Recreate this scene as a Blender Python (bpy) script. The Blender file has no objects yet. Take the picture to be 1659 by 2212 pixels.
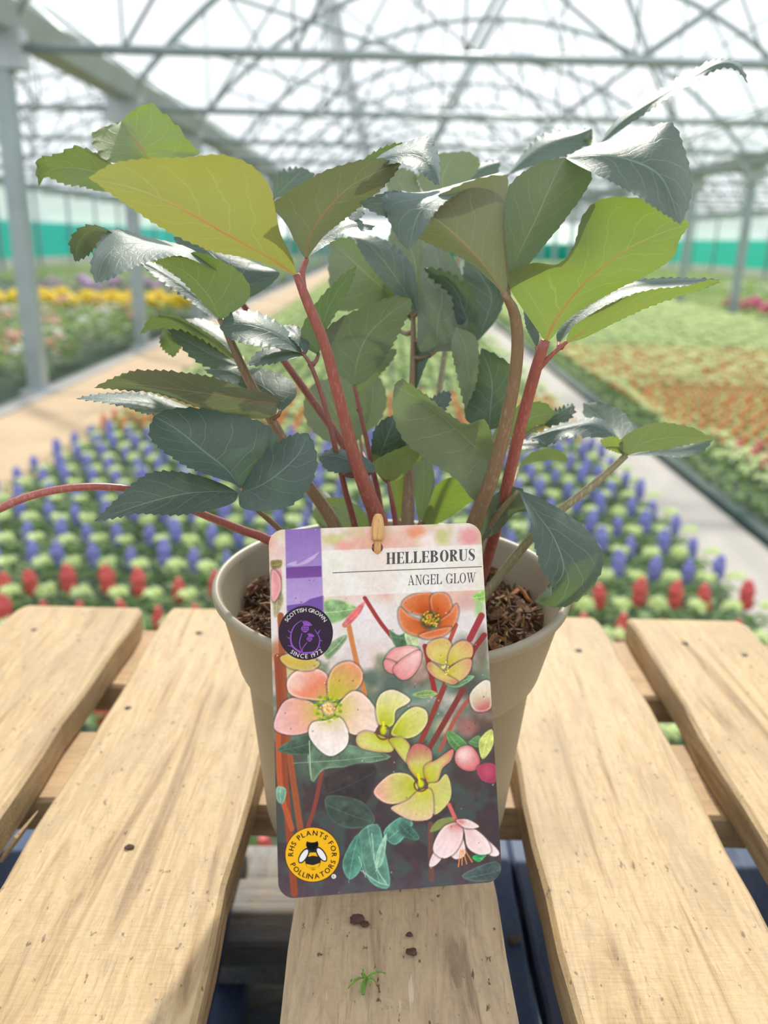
import bpy, bmesh, math, random
import numpy as np
from mathutils import Vector, Matrix

random.seed(7); np.random.seed(7)
scene = bpy.context.scene
COL = scene.collection

# ------------------------------------------------------------------ camera
IMG_W, IMG_H, FPX = 1659, 2212, 1750.0
PITCH, ROLL = math.radians(18.54), math.radians(1.3)
CAM = Vector((0, 0, 1.12))
fwd = Vector((0, math.cos(PITCH), -math.sin(PITCH)))
_r = Vector((1, 0, 0)); _u = Vector((0, math.sin(PITCH), math.cos(PITCH)))
rgt = _r * math.cos(ROLL) + _u * math.sin(ROLL)
upv = _u * math.cos(ROLL) - _r * math.sin(ROLL)
cam_data = bpy.data.cameras.new('camera'); cam = bpy.data.objects.new('camera', cam_data); COL.objects.link(cam)
cam.matrix_world = Matrix((( rgt.x, upv.x, -fwd.x, CAM.x), (rgt.y, upv.y, -fwd.y, CAM.y), (rgt.z, upv.z, -fwd.z, CAM.z), (0, 0, 0, 1)))
cam_data.sensor_fit = 'VERTICAL'; cam_data.sensor_height = 36.0; cam_data.sensor_width = 27.0
cam_data.lens = 36.0 * FPX / IMG_H
cam_data.clip_start = 0.02; cam_data.clip_end = 300
cam_data.dof.use_dof = True; cam_data.dof.focus_distance = 0.318; cam_data.dof.aperture_fstop = cam_data.lens / 3.6
scene.camera = cam

# ------------------------------------------------------------------ sky, sun, exposure
world = bpy.data.worlds.new('hazy_sky'); scene.world = world; world.use_nodes = True
bg = world.node_tree.nodes['Background']; bg.inputs[0].default_value = (0.93, 0.965, 1.0, 1); bg.inputs[1].default_value = 1.08
sun_d = bpy.data.lights.new('sun', 'SUN'); sun = bpy.data.objects.new('sun', sun_d); COL.objects.link(sun)
sun_d.energy = 4.3; sun_d.angle = math.radians(1.6); sun_d.color = (1.0, 0.93, 0.80)
SUN_EL, SUN_AZ = math.radians(40), math.radians(3)      # azimuth from +Y towards +X
to_sun = Vector((math.cos(SUN_EL) * math.sin(SUN_AZ), math.cos(SUN_EL) * math.cos(SUN_AZ), math.sin(SUN_EL)))
sun.rotation_euler = to_sun.to_track_quat('Z', 'Y').to_euler(); sun.location = (0, 20, 20)
vs = scene.view_settings
vs.view_transform = 'Standard'; vs.look = 'None'; vs.exposure = 0.22; vs.gamma = 1.0; vs.use_curve_mapping = False
cy = scene.cycles
cy.max_bounces = 8; cy.diffuse_bounces = 4; cy.glossy_bounces = 3; cy.transmission_bounces = 6; cy.transparent_max_bounces = 24
cy.caustics_reflective = False; cy.caustics_refractive = False; cy.sample_clamp_indirect = 6.0
cy.use_denoising = True

# ------------------------------------------------------------------ measuring helpers
def P(x, y, z):
    return CAM + (fwd + rgt * ((x - 829.5) / FPX) - upv * ((y - 1106.0) / FPX)) * z
def G(x, y, Z):
    d = fwd + rgt * ((x - 829.5) / FPX) - upv * ((y - 1106.0) / FPX)
    return CAM + d * ((Z - CAM.z) / d.z)
def srgb(r, g, b):
    f = lambda c: (c / 255) / 12.92 if c <= 10.3 else (((c / 255) + 0.055) / 1.055) ** 2.4
    return (f(r), f(g), f(b), 1.0)

# ------------------------------------------------------------------ object helpers
def mesh_obj(name, verts, faces, mat=None, parent=None, smooth=False):
    me = bpy.data.meshes.new(name)
    me.from_pydata([tuple(v) for v in verts], [], faces)
    if mat: me.materials.append(mat)
    if smooth: me.polygons.foreach_set('use_smooth', [True] * len(me.polygons))
    me.update()
    o = bpy.data.objects.new(name, me); COL.objects.link(o)
    if parent: o.parent = parent
    return o
def link(name, me, parent=None, loc=None):
    o = bpy.data.objects.new(name, me); COL.objects.link(o)
    if parent: o.parent = parent
    if loc is not None: o.location = loc
    return o
def empty(name, loc=(0, 0, 0)):
    o = bpy.data.objects.new(name, None); COL.objects.link(o); o.location = loc; o.empty_display_size = 0.05
    return o
def tag(o, label, cat, group=None, kind=None):
    o['label'] = label; o['category'] = cat
    if group: o['group'] = group
    if kind: o['kind'] = kind
    return o
def struct(o, label=None):
    o['kind'] = 'structure'
    if label: o['label'] = label
    return o
class MB:
    def __init__(self): self.v = []; self.f = []
    def add(self, vs, fs):
        n = len(self.v); self.v += [Vector(v) for v in vs]; self.f += [tuple(i + n for i in q) for q in fs]; return self
    def box(self, x0, x1, y0, y1, z0, z1):
        return self.add([(x, y, z) for z in (z0, z1) for y in (y0, y1) for x in (x0, x1)],
            [(0, 2, 3, 1), (4, 5, 7, 6), (0, 1, 5, 4), (2, 6, 7, 3), (0, 4, 6, 2), (1, 3, 7, 5)])
    def tube(self, pts, rad, n=6, cap=True):
        pts = [Vector(p) for p in pts]; m = len(pts)
        rad = rad if isinstance(rad, (list, tuple)) else [rad] * m
        ref = None; base = len(self.v)
        for i, p in enumerate(pts):
            t = (pts[min(i + 1, m - 1)] - pts[max(i - 1, 0)]).normalized()
            if ref is None: ref = t.orthogonal().normalized()
            ref = (ref - t * ref.dot(t)).normalized(); bi = t.cross(ref)
            for k in range(n):
                a = 2 * math.pi * k / n
                self.v.append(p + (ref * math.cos(a) + bi * math.sin(a)) * rad[i])
        for i in range(m - 1):
            for k in range(n):
                a, b = base + i * n + k, base + i * n + (k + 1) % n
                self.f.append((a, b, b + n, a + n))
        if cap:
            self.f.append(tuple(base + k for k in reversed(range(n)))); self.f.append(tuple(base + (m - 1) * n + k for k in range(n)))
        return self
    def lathe(self, prof, n=64, c=(0, 0, 0), close=False):
        base = len(self.v); m = len(prof)
        for r, z in prof:
            for k in range(n):
                a = 2 * math.pi * k / n; self.v.append(Vector((c[0] + r * math.cos(a), c[1] + r * math.sin(a), c[2] + z)))
        for i in range(m - 1):
            for k in range(n):
                a, b = base + i * n + k, base + i * n + (k + 1) % n; self.f.append((a, b, b + n, a + n))
        if close: self.f.append(tuple(base + k for k in reversed(range(n))))
        return self
    def mesh(self, name, mat=None, smooth=False):
        me = bpy.data.meshes.new(name); me.from_pydata([tuple(v) for v in self.v], [], self.f)
        if mat: me.materials.append(mat)
        if smooth: me.polygons.foreach_set('use_smooth', [True] * len(me.polygons))
        me.update(); return me
    def build(self, name, mat=None, parent=None, smooth=False):
        return link(name, self.mesh(name, mat, smooth), parent)
def catmull(pts, n):
    """n+1 samples along a Catmull-Rom curve through pts (any dimension), spaced by chord length."""
    p = np.array(pts, float)
    if len(p) == 2: t = np.linspace(0, 1, n + 1)[:, None]; return p[0] * (1 - t) + p[1] * t
    ext = np.vstack([2 * p[0] - p[1], p, 2 * p[-1] - p[-2]]); out = []
    for i in range(1, len(ext) - 2):
        for s in np.linspace(0, 1, 12, endpoint=False):
            a, b, c, d = ext[i - 1], ext[i], ext[i + 1], ext[i + 2]
            out.append(0.5 * (2 * b + (c - a) * s + (2 * a - 5 * b + 4 * c - d) * s * s + (3 * b - a - 3 * c + d) * s ** 3))
    out.append(p[-1]); out = np.array(out)
    L = np.concatenate([[0], np.cumsum(np.linalg.norm(np.diff(out[:, :2], axis=0), axis=1))]); L /= L[-1]
    t = np.linspace(0, 1, n + 1)
    return np.stack([np.interp(t, L, out[:, k]) for k in range(out.shape[1])], 1)

# ------------------------------------------------------------------ material helpers
def new_mat(name):
    m = bpy.data.materials.new(name); m.use_nodes = True
    nt = m.node_tree; nt.nodes.clear()
    out = nt.nodes.new('ShaderNodeOutputMaterial')
    return m, nt, out
def N(nt, t, **kw):
    n = nt.nodes.new(t)
    for k, v in kw.items():
        if k.startswith('_'): setattr(n, k[1:], v)
        else: n.inputs[k.replace('__', ' ')].default_value = v
    return n
def mathn(nt, op, a, b=None, c=None):
    n = nt.nodes.new('ShaderNodeMath'); n.operation = op
    for i, s in enumerate((a, b, c)):
        if s is None: continue
        if isinstance(s, (int, float)): n.inputs[i].default_value = s
        else: nt.links.new(s, n.inputs[i])
    return n.outputs[0]
def mixc(nt, fac, a, b):
    n = nt.nodes.new('ShaderNodeMix'); n.data_type = 'RGBA'
    for s, i in ((fac, 0), (a, 6), (b, 7)):
        if isinstance(s, (int, float)): n.inputs[i].default_value = s
        elif isinstance(s, tuple): n.inputs[i].default_value = s
        else: nt.links.new(s, n.inputs[i])
    return n.outputs[2]
def ramp(nt, fac, stops):
    n = nt.nodes.new('ShaderNodeValToRGB'); e = n.color_ramp.elements
    while len(e) < len(stops): e.new(0.5)
    for k, (p, c) in enumerate(stops): e[k].position = p; e[k].color = c if len(c) == 4 else (*c, 1)
    nt.links.new(fac, n.inputs[0]); return n.outputs[0]
def noise(nt, vec, scale, detail=4, rough=0.6, dist=0.0):
    n = N(nt, 'ShaderNodeTexNoise', Scale=scale, Detail=detail, Roughness=rough, Distortion=dist)
    if vec is not None: nt.links.new(vec, n.inputs['Vector'])
    return n.outputs[0]
def mapping(nt, vec, scale=(1, 1, 1), loc=(0, 0, 0), rot=(0, 0, 0)):
    n = N(nt, 'ShaderNodeMapping'); n.inputs['Scale'].default_value = scale; n.inputs['Location'].default_value = loc; n.inputs['Rotation'].default_value = rot
    nt.links.new(vec, n.inputs[0]); return n.outputs[0]
def simple(name, col, rough=0.6, var=0.15, scale=8.0, metal=0.0, bump=0.0, spec=0.5, transl=None, tw=0.0):
    m, nt, out = new_mat(name)
    tc = N(nt, 'ShaderNodeTexCoord'); nz = noise(nt, tc.outputs['Object'], scale)
    c0 = tuple(v * (1 - var) for v in col[:3]) + (1,); c1 = tuple(min(1, v * (1 + var)) for v in col[:3]) + (1,)
    c = ramp(nt, nz, [(0.3, c0), (0.7, c1)])
    b = N(nt, 'ShaderNodeBsdfPrincipled', Roughness=rough, Metallic=metal); b.inputs['Specular IOR Level'].default_value = spec
    nt.links.new(c, b.inputs['Base Color'])
    if bump:
        bp = N(nt, 'ShaderNodeBump', Strength=bump, Distance=0.002); nt.links.new(nz, bp.inputs['Height']); nt.links.new(bp.outputs[0], b.inputs['Normal'])
    s = b.outputs[0]
    if tw:
        tr = N(nt, 'ShaderNodeBsdfTranslucent', Color=transl); mx = N(nt, 'ShaderNodeMixShader', Fac=tw)
        nt.links.new(s, mx.inputs[1]); nt.links.new(tr.outputs[0], mx.inputs[2]); s = mx.outputs[0]
    nt.links.new(s, out.inputs[0]); return m

M = {}
M['steel'] = simple('galvanised_steel', (0.36, 0.42, 0.44), 0.45, 0.12, 5, 0.3)
M['gutter'] = simple('gutter_metal', (0.50, 0.53, 0.56), 0.4, 0.1, 3, 0.3)
M['teal'] = simple('teal_sheet', srgb(40, 225, 205), 0.5, 0.06, 1.5)
M['pale_wall'] = simple('pale_wall_board', (0.72, 0.70, 0.66), 0.7, 0.08, 2)
M['path_stone'] = simple('sandy_path', srgb(182, 158, 128), 0.85, 0.14, 3)
M['path_grey'] = simple('grey_concrete', srgb(168, 163, 158), 0.8, 0.06, 4)
M['path_edge'] = simple('grey_kerb', srgb(150, 150, 148), 0.8, 0.08, 4)
M['mat'] = simple('dark_ground_cloth', srgb(66, 84, 66), 0.9, 0.25, 14)
M['edge_cloth'] = simple('dark_teal_edging', srgb(30, 62, 60), 0.7, 0.2, 9)
M['lawn'] = simple('green_ground', srgb(120, 142, 70), 0.9, 0.25, 1.2)
M['leaf_fill'] = simple('bed_leaf_green', (0.20, 0.32, 0.13), 0.5, 0.45, 11, transl=(0.30, 0.50, 0.10, 1), tw=0.35)
M['leaf_pale'] = simple('bed_leaf_pale', (0.72, 0.82, 0.46), 0.35, 0.12, 12, transl=(0.80, 0.92, 0.42, 1), tw=0.45)
M['leaf_mid'] = simple('bed_leaf_mid', (0.27, 0.38, 0.19), 0.5, 0.4, 9, transl=(0.35, 0.52, 0.12, 1), tw=0.35)
for k, c in dict(red=(220, 105, 104), blue=(146, 148, 214), orange=(232, 160, 108), pink=(230, 116, 140), yellow=(255, 222, 20), purple=(120, 92, 190),
                 lilac=(205, 170, 215), rose=(235, 110, 160), blush=(236, 190, 170), white=(235, 235, 225), brick=(190, 90, 70)).items():
    M['fl_' + k] = simple('petal_' + k, srgb(*c), 0.6, 0.12, 40, transl=srgb(*c), tw=0.3)

def film_mat(name, opac, col):
    m, nt, out = new_mat(name)
    tr = N(nt, 'ShaderNodeBsdfTransparent', Color=(0.97, 0.98, 0.99, 1)); tl = N(nt, 'ShaderNodeBsdfTranslucent', Color=col)
    tc = N(nt, 'ShaderNodeTexCoord'); nz = noise(nt, tc.outputs['Object'], 0.7, 3)
    f = mathn(nt, 'MULTIPLY_ADD', nz, opac * 0.5, opac * 0.75)
    mx = N(nt, 'ShaderNodeMixShader'); nt.links.new(f, mx.inputs[0]); nt.links.new(tr.outputs[0], mx.inputs[1]); nt.links.new(tl.outputs[0], mx.inputs[2])
    nt.links.new(mx.outputs[0], out.inputs[0]); return m
M['film'] = film_mat('polythene_film', 0.16, (0.85, 0.88, 0.9, 1))
M['screen'] = film_mat('folded_screen', 0.55, (0.6, 0.62, 0.64, 1))
M['wallfilm'] = film_mat('wall_film', 0.45, (0.75, 0.85, 0.85, 1))

def wood_mat(name, pale, mid, dark, stain, speck=0.5, gloss=0.55, flecks=0.0):
    m, nt, out = new_mat(name)
    tc = N(nt, 'ShaderNodeTexCoord'); oi = N(nt, 'ShaderNodeObjectInfo')
    va = nt.nodes.new('ShaderNodeVectorMath'); va.operation = 'ADD'
    cx = N(nt, 'ShaderNodeCombineXYZ'); sx = mathn(nt, 'MULTIPLY', oi.outputs['Random'], 7.3); nt.links.new(sx, cx.inputs[0]); nt.links.new(sx, cx.inputs[1])
    nt.links.new(tc.outputs['Object'], va.inputs[0]); nt.links.new(cx.outputs[0], va.inputs[1])
    v = va.outputs[0]
    gv = mapping(nt, v, (1, 0.085, 1)); g1 = noise(nt, gv, 70, 8, 0.62, 0.9); g2 = noise(nt, gv, 420, 4, 0.7, 0.3)
    bl = noise(nt, mapping(nt, v, (1, 0.35, 1)), 16, 7, 0.68, 0.8); mo = noise(nt, mapping(nt, v, (1, 0.45, 1)), 160, 5, 0.7, 1.2)
    c = ramp(nt, g1, [(0.34, dark), (0.42, mid), (0.52, pale), (0.60, mid), (0.66, pale)])
    c = mixc(nt, mathn(nt, 'MULTIPLY', ramp_f(nt, g2, 0.52, 0.72), 0.55), c, dark)
    c = mixc(nt, mathn(nt, 'MULTIPLY', ramp_f(nt, mo, 0.48, 0.66), 0.45), c, stain)
    c = mixc(nt, mathn(nt, 'MULTIPLY', ramp_f(nt, bl, 0.46, 0.68), 0.6), c, stain)
    sp = noise(nt, mapping(nt, v, (1, 0.5, 1)), 330, 3, 0.5); c = mixc(nt, mathn(nt, 'MULTIPLY', ramp_f(nt, sp, 0.66, 0.73), speck), c, (0.09, 0.06, 0.035, 1))
    ck = noise(nt, mapping(nt, v, (1, 0.02, 1)), 55, 3, 0.5, 0.4); crack = ramp_f(nt, ck, 0.705, 0.725)
    c = mixc(nt, mathn(nt, 'MULTIPLY', crack, 0.6), c, (0.10, 0.065, 0.035, 1))
    if flecks:
        fk = noise(nt, mapping(nt, v, (1, 0.12, 1), (3, 1, 0)), 260, 2, 0.5); c = mixc(nt, mathn(nt, 'MULTIPLY', ramp_f(nt, fk, 0.68, 0.74), flecks), c, (0.62, 0.52, 0.38, 1))
    # pale saw marks across the grain
    sw = noise(nt, mapping(nt, v, (0.15, 1, 1), rot=(0, 0, 0.5)), 600, 2, 0.5)
    b = N(nt, 'ShaderNodeBsdfPrincipled', Roughness=gloss); b.inputs['Specular IOR Level'].default_value = 0.3
    nt.links.new(c, b.inputs['Base Color'])
    h = mathn(nt, 'ADD', mathn(nt, 'MULTIPLY', g1, 0.6), mathn(nt, 'ADD', mathn(nt, 'MULTIPLY', g2, 0.5), mathn(nt, 'SUBTRACT', mathn(nt, 'MULTIPLY', sw, 0.35), crack)))
    bp = N(nt, 'ShaderNodeBump', Strength=0.55, Distance=0.0012); nt.links.new(h, bp.inputs['Height']); nt.links.new(bp.outputs[0], b.inputs['Normal'])
    nt.links.new(b.outputs[0], out.inputs[0]); return m
def ramp_f(nt, s, lo, hi):
    n = N(nt, 'ShaderNodeMapRange'); n.inputs['From Min'].default_value = lo; n.inputs['From Max'].default_value = hi
    n.interpolation_type = 'SMOOTHSTEP'; nt.links.new(s, n.inputs['Value']); return n.outputs[0]
M['deck'] = wood_mat('pale_deck_wood', (0.53, 0.39, 0.225, 1), (0.44, 0.30, 0.155, 1), (0.27, 0.175, 0.09, 1), (0.34, 0.25, 0.155, 1), 0.7)
M['deck_old'] = wood_mat('weathered_deck_wood', (0.52, 0.39, 0.25, 1), (0.44, 0.32, 0.20, 1), (0.24, 0.16, 0.10, 1), (0.34, 0.25, 0.17, 1), 0.9, 0.6, 0.8)
M['cross'] = wood_mat('brown_cross_wood', (0.56, 0.38, 0.21, 1), (0.48, 0.31, 0.165, 1), (0.30, 0.19, 0.10, 1), (0.4, 0.28, 0.17, 1))
M['blue'] = wood_mat('blue_painted_wood', (0.11, 0.17, 0.32, 1), (0.085, 0.135, 0.28, 1), (0.055, 0.085, 0.17, 1), (0.18, 0.23, 0.33, 1), 0.5)
M['blue_worn'] = wood_mat('worn_blue_wood', (0.42, 0.36, 0.30, 1), (0.30, 0.25, 0.20, 1), (0.14, 0.11, 0.09, 1), (0.20, 0.27, 0.36, 1), 0.7, 0.6, 0.6)
M['nail'] = simple('dark_nail', (0.05, 0.045, 0.04), 0.5, 0.2, 100, 0.6)

# ------------------------------------------------------------------ the greenhouse shell
XL, XR = -2.55, 5.65; BAY = XR - XL; XC = (XL + XR) / 2
Y0, DY, NT = 5.9, 2.6, 17
ZCH, RISE, HALF = 2.25, 1.95, BAY / 2
RAD = (HALF * HALF + RISE * RISE) / (2 * RISE)
def arch_z(dx): return ZCH + 0.06 + math.sqrt(max(0, RAD * RAD - dx * dx)) - (RAD - RISE)
YB, YE = -8.0, 60.0

fl = MB().add([(-24, YB, 0), (26, YB, 0), (26, 80, 0), (-24, 80, 0)], [(0, 1, 2, 3)]).build('floor', M['lawn']); struct(fl, 'green tinted greenhouse ground under the beds')
def slab(name, x0, x1, y0, y1, z0, z1, mat, label):
    return struct(MB().box(x0, x1, y0, y1, z0, z1).build(name, mat), label)
slab('path_sandy', -2.42, -1.66, YB, 58, 0.0, 0.012, M['path_stone'], 'sandy coloured path running beside the flowering plants')
slab('path_kerb', -2.58, -2.42, YB, 58, 0.0, 0.02, M['path_edge'], 'grey concrete strip at the feet of the posts')
slab('path_concrete', 1.17, 1.50, YB, 58, 0.0, 0.012, M['path_grey'], 'pale grey concrete path between two beds')
slab('bed_ground_middle', -1.66, 1.17, YB, 58, 0.0, 0.008, M['mat'], 'dark ground cloth under the middle bed')
slab('bed_ground_right', 1.56, 5.5, YB, 58, 0.0, 0.008, M['mat'], 'dark ground cloth under the bed on the far side of the concrete path')
slab('bed_edging', 1.50, 1.56, YB, 58, 0.0, 0.05, M['edge_cloth'], 'dark teal cloth edging beside the concrete path')
slab('bed_ground_left', -10.4, -2.62, YB, 58, 0.0, 0.008, M['mat'], 'dark ground cloth under the bed behind the posts')

def tube_mesh(name, a, b, r, mat, n=6): return MB().tube([a, b], r, n).mesh(name, mat, True)
arch_pts = [(dx, 0, arch_z(dx)) for dx in np.linspace(-HALF, HALF, 33)]
arch_me = MB().tube(arch_pts, 0.034, 6).mesh('arch', M['steel'], True)
tie_me = MB().tube([(-HALF, 0, ZCH), (HALF, 0, ZCH)], 0.030, 6).mesh('tie_beam', M['steel'], True)
low = np.linspace(-3.3, 3.3, 7); web = []
for i, x in enumerate(low):
    web.append(((x, 0, ZCH), (x, 0, arch_z(x)), 0.010))
for i in range(6):
    x0, x1 = low[i], low[i + 1]
    if i < 3: web.append(((x0, 0, ZCH), (x1, 0, arch_z(x1)), 0.015))
    else: web.append(((x1, 0, ZCH), (x0, 0, arch_z(x0)), 0.015))
for a, b in ((-2.2, 0.0), (2.2, 0.0), (-3.6, -1.4), (3.6, 1.4)):
    web.append(((a, 0, arch_z(a) - 0.02), (b, 0, ZCH), 0.013))
web_me = [tube_mesh('strut', *w, M['steel'], 5) for w in web]
one = MB(); one.tube(arch_pts, 0.034, 5); one.tube([(-HALF, 0, ZCH), (HALF, 0, ZCH)], 0.030, 5)
for a, b, r in web: one.tube([a, b], r, 4)
one_me = one.mesh('roof_truss', M['steel'], True)
ORD = ['nearest', 'second', 'third', 'fourth', 'fifth', 'sixth', 'seventh', 'eighth']
for k in range(NT):
    y = Y0 + DY * k
    if k < 6:
        t = empty('roof_truss', (XC, y, 0)); link('arch', arch_me, t); link('tie_beam', tie_me, t)
        for w in web_me: link('strut', w, t)
        tag(t, f'grey arched roof truss of the middle bay, {ORD[k]} along the greenhouse', 'truss', 'arched roof trusses', 'structure')
    else:
        t = link('roof_truss', one_me, None, (XC, y, 0)); tag(t, 'small distant arched roof truss at the far end of the middle bay', 'truss', 'arched roof trusses', 'structure')
    for s, nm in ((-1, 'beyond the row of posts beside the sandy path'), (1, 'beyond the row of posts beside the pink flowers')):
        t = link('roof_truss', one_me, None, (XC + s * BAY, y, 0)); tag(t, 'arched roof truss of the neighbouring bay ' + nm, 'truss', 'roof trusses of the neighbouring bays', 'structure')

post_me = MB().box(-0.055, 0.055, -0.055, 0.055, 0, 2.2).mesh('post', M['steel'])
plate_me = MB().box(-0.16, 0.16, -0.07, 0.07, 2.12, 2.36).mesh('bracket_plate', M['gutter'])
foot_me = MB().box(-0.10, 0.10, -0.10, 0.10, 0, 0.03).mesh('post_foot', M['gutter'])
for side, X in (('beside the sandy path', XL), ('beside the bed of pale rosettes', XR)):
    for k in range(NT):
        p = empty('support_post', (X, Y0 + DY * k, 0)); link('post', post_me, p); link('bracket_plate', plate_me, p); link('foot_plate', foot_me, p)
        if k < 4: tag(p, f'square grey steel post {side}, {ORD[k]} of its row', 'post', 'steel posts', 'structure')
        else: tag(p, f'distant thin grey steel post {side}', 'post', 'steel posts', 'structure')
for X, nm in ((XL, 'above the posts by the sandy path'), (XR, 'above the posts by the pale rosette bed'), (XL - BAY, 'along the wall behind the yellow flowers'), (XR + BAY, 'along the wall behind the pink flowers')):
    g = MB()
    prof = [(-0.17, 2.50), (-0.11, 2.34), (0.11, 2.34), (0.17, 2.50), (0.15, 2.50), (0.10, 2.37), (-0.10, 2.37), (-0.15, 2.50)]
    g.add([(X + a, y, z) for y in (4.6, YE) for a, z in prof], [(i, (i + 1) % 8, 8 + (i + 1) % 8, 8 + i) for i in range(8)] + [(7, 6, 5, 4, 3, 2, 1, 0)])
    tag(g.build('rain_gutter', M['gutter']), 'long grey metal rain gutter ' + nm, 'gutter', 'rain gutters', 'structure')
for dx in (-3.1, -1.2, 0.75, 2.6):
    tag(MB().tube([(XC + dx, Y0, arch_z(dx) - 0.03), (XC + dx, YE, arch_z(dx) - 0.03)], 0.014, 5).build('purlin', M['steel']),
        'thin steel purlin running the length of the middle bay roof', 'purlin', 'roof purlins', 'structure')
sx = -2.30
sc = MB()
for i in range(5):   # hanging pleats of a gathered shade screen
    x = XC + sx + (i - 2) * 0.045
    sc.add([(x, Y0, arch_z(sx) - 0.03), (x + 0.02, Y0, arch_z(sx) - 0.34), (x + 0.02, YE, arch_z(sx) - 0.34), (x, YE, arch_z(sx) - 0.03)], [(0, 1, 2, 3)])
tag(sc.build('shade_screen', M['screen']), 'gathered grey shade screen hanging lengthwise under the roof', 'screen', None, 'structure')

def shell(xc):
    v, f = [], []; xs = np.linspace(-HALF, HALF, 25)
    for dx in xs: v += [(xc + dx, YB, arch_z(dx) + 0.05), (xc + dx, YE, arch_z(dx) + 0.05)]
    for i in range(24): f.append((2 * i, 2 * i + 1, 2 * i + 3, 2 * i + 2))
    return v, f
for xc, nm in ((XC, 'ceiling'), (XC - BAY, 'ceiling_left'), (XC + BAY, 'ceiling_right')):
    v, f = shell(xc); struct(mesh_obj(nm, v, f, M['film'], None, True), 'milky polythene roof film over the arches')
for nm, X in (('left', XL - BAY), ('right', XR + BAY)):
    s = -1 if nm == 'left' else 1
    slab('wall_' + nm + '_base', X, X + 0.1 * s, YB, YE, 0, 0.40, M['pale_wall'], 'pale board at the foot of the side wall')
    w = MB().box(X, X + 0.1 * s, YB, YE, 0.40, 1.42).build('wall_' + nm, M['teal']); struct(w, 'bright teal sheeting along the side wall')
    slab('wall_' + nm + '_film', X, X + 0.03 * s, YB, YE, 1.42, 2.34, M['wallfilm'], 'translucent film above the teal sheeting')
    for k in range(24):
        q = MB().box(X - 0.06 * s, X, -0.05 + DY * k, 0.05 + DY * k, 0, 2.34).build('trim_1', M['steel']); struct(q, 'grey upright of the side wall')
w = MB().box(-24, 26, YE, YE + 0.1, 0, 2.3).build('wall_far', M['wallfilm']); struct(w, 'milky end wall of the greenhouse')
w = MB().box(-24, 26, YE + 0.1, YE + 0.2, 0, 1.2).build('wall_far_base', M['teal']); struct(w, 'teal sheeting across the end wall')

# ------------------------------------------------------------------ plants in the beds
def leaf_quads(out, c, az, el, ln, wd, droop=0.35):
    """a small folded two-segment leaf appended to out=(verts,faces)"""
    v, f = out; n = len(v)
    d = np.array([math.cos(az) * math.cos(el), math.sin(az) * math.cos(el), math.sin(el)]); s = np.array([-math.sin(az), math.cos(az), 0])
    p1 = c + d * ln * 0.55; p2 = p1 + (d + np.array([0, 0, -droop * 2])) * ln * 0.5
    up = np.array([0, 0, wd * 0.25])
    v += [c, p1 + s * wd / 2 + up, p1, p1 - s * wd / 2 + up, p2]
    f += [(n, n + 2, n + 1), (n, n + 3, n + 2), (n + 2, n + 4, n + 1), (n + 3, n + 4, n + 2)]
def rng(a, b): return random.uniform(a, b)
def fill_leaves(k, r0=0.055, z0=0.03, z1=0.085, ln=0.055, wd=0.032):
    o = ([], [])
    for i in range(k):
        a = 2 * math.pi * (i + rng(-.3, .3)) / k * 2.4
        leaf_quads(o, np.array([math.cos(a) * r0 * rng(.1, .6), math.sin(a) * r0 * rng(.1, .9), rng(z0, z1)]), a + rng(-.4, .4), rng(.1, .8), ln * rng(.8, 1.2), wd * rng(.8, 1.2), 0.3)
    return o
def dome_leaves(k, c=(0.050, -0.050, 0.108), r=0.036):
    o = ([], [])
    for i in range(k):
        a = 2 * math.pi * i / k + rng(-.2, .2)
        leaf_quads(o, np.array(c) + np.array([0, 0, rng(0, .012)]), a, rng(.0, .45), r * rng(.85, 1.1), r * 0.95, 0.35)
    return o
def spike_geo(n=7, h=0.085, r=0.019, z=0.085, seg=5):
    v, f = [], []
    for i in range(seg + 1):
        t = i / seg; rr = r * (0.78 + 0.28 * math.sin(math.pi * min(1, t * 0.85 + 0.12))) * (1.12 if i % 2 else 0.94)
        if i == seg: rr = r * 0.5
        for k in range(n):
            a = 2 * math.pi * (k + 0.5 * (i % 2)) / n; q = rr * rng(.85, 1.15); v.append((q * math.cos(a), q * math.sin(a), z + h * t))
    for i in range(seg):
        for k in range(n): a, b = i * n + k, i * n + (k + 1) % n; f.append((a, b, b + n, a + n))
    f.append(tuple(seg * n + k for k in range(n))); f.append(tuple(reversed(range(n))))
    return v, f
def to_mesh(name, parts):
    me = bpy.data.meshes.new(name); v, f, mi = [], [], []
    for (pv, pf), m in parts:
        n = len(v); v += [tuple(p) for p in pv]; f += [tuple(i + n for i in q) for q in pf]; me.materials.append(m); mi += [len(me.materials) - 1] * len(pf)
    me.from_pydata(v, [], f); me.polygons.foreach_set('material_index', mi); me.update(); return me
fol_me = [to_mesh('spike_plant', [(fill_leaves(18), M['leaf_fill']), (dome_leaves(11), M['leaf_pale'])]) for _ in range(5)]
spk_me = {c: [to_mesh('flower_spike', [(spike_geo(), M['fl_' + c])]) for _ in range(3)] for c in ('red', 'blue', 'orange', 'pink')}
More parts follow.
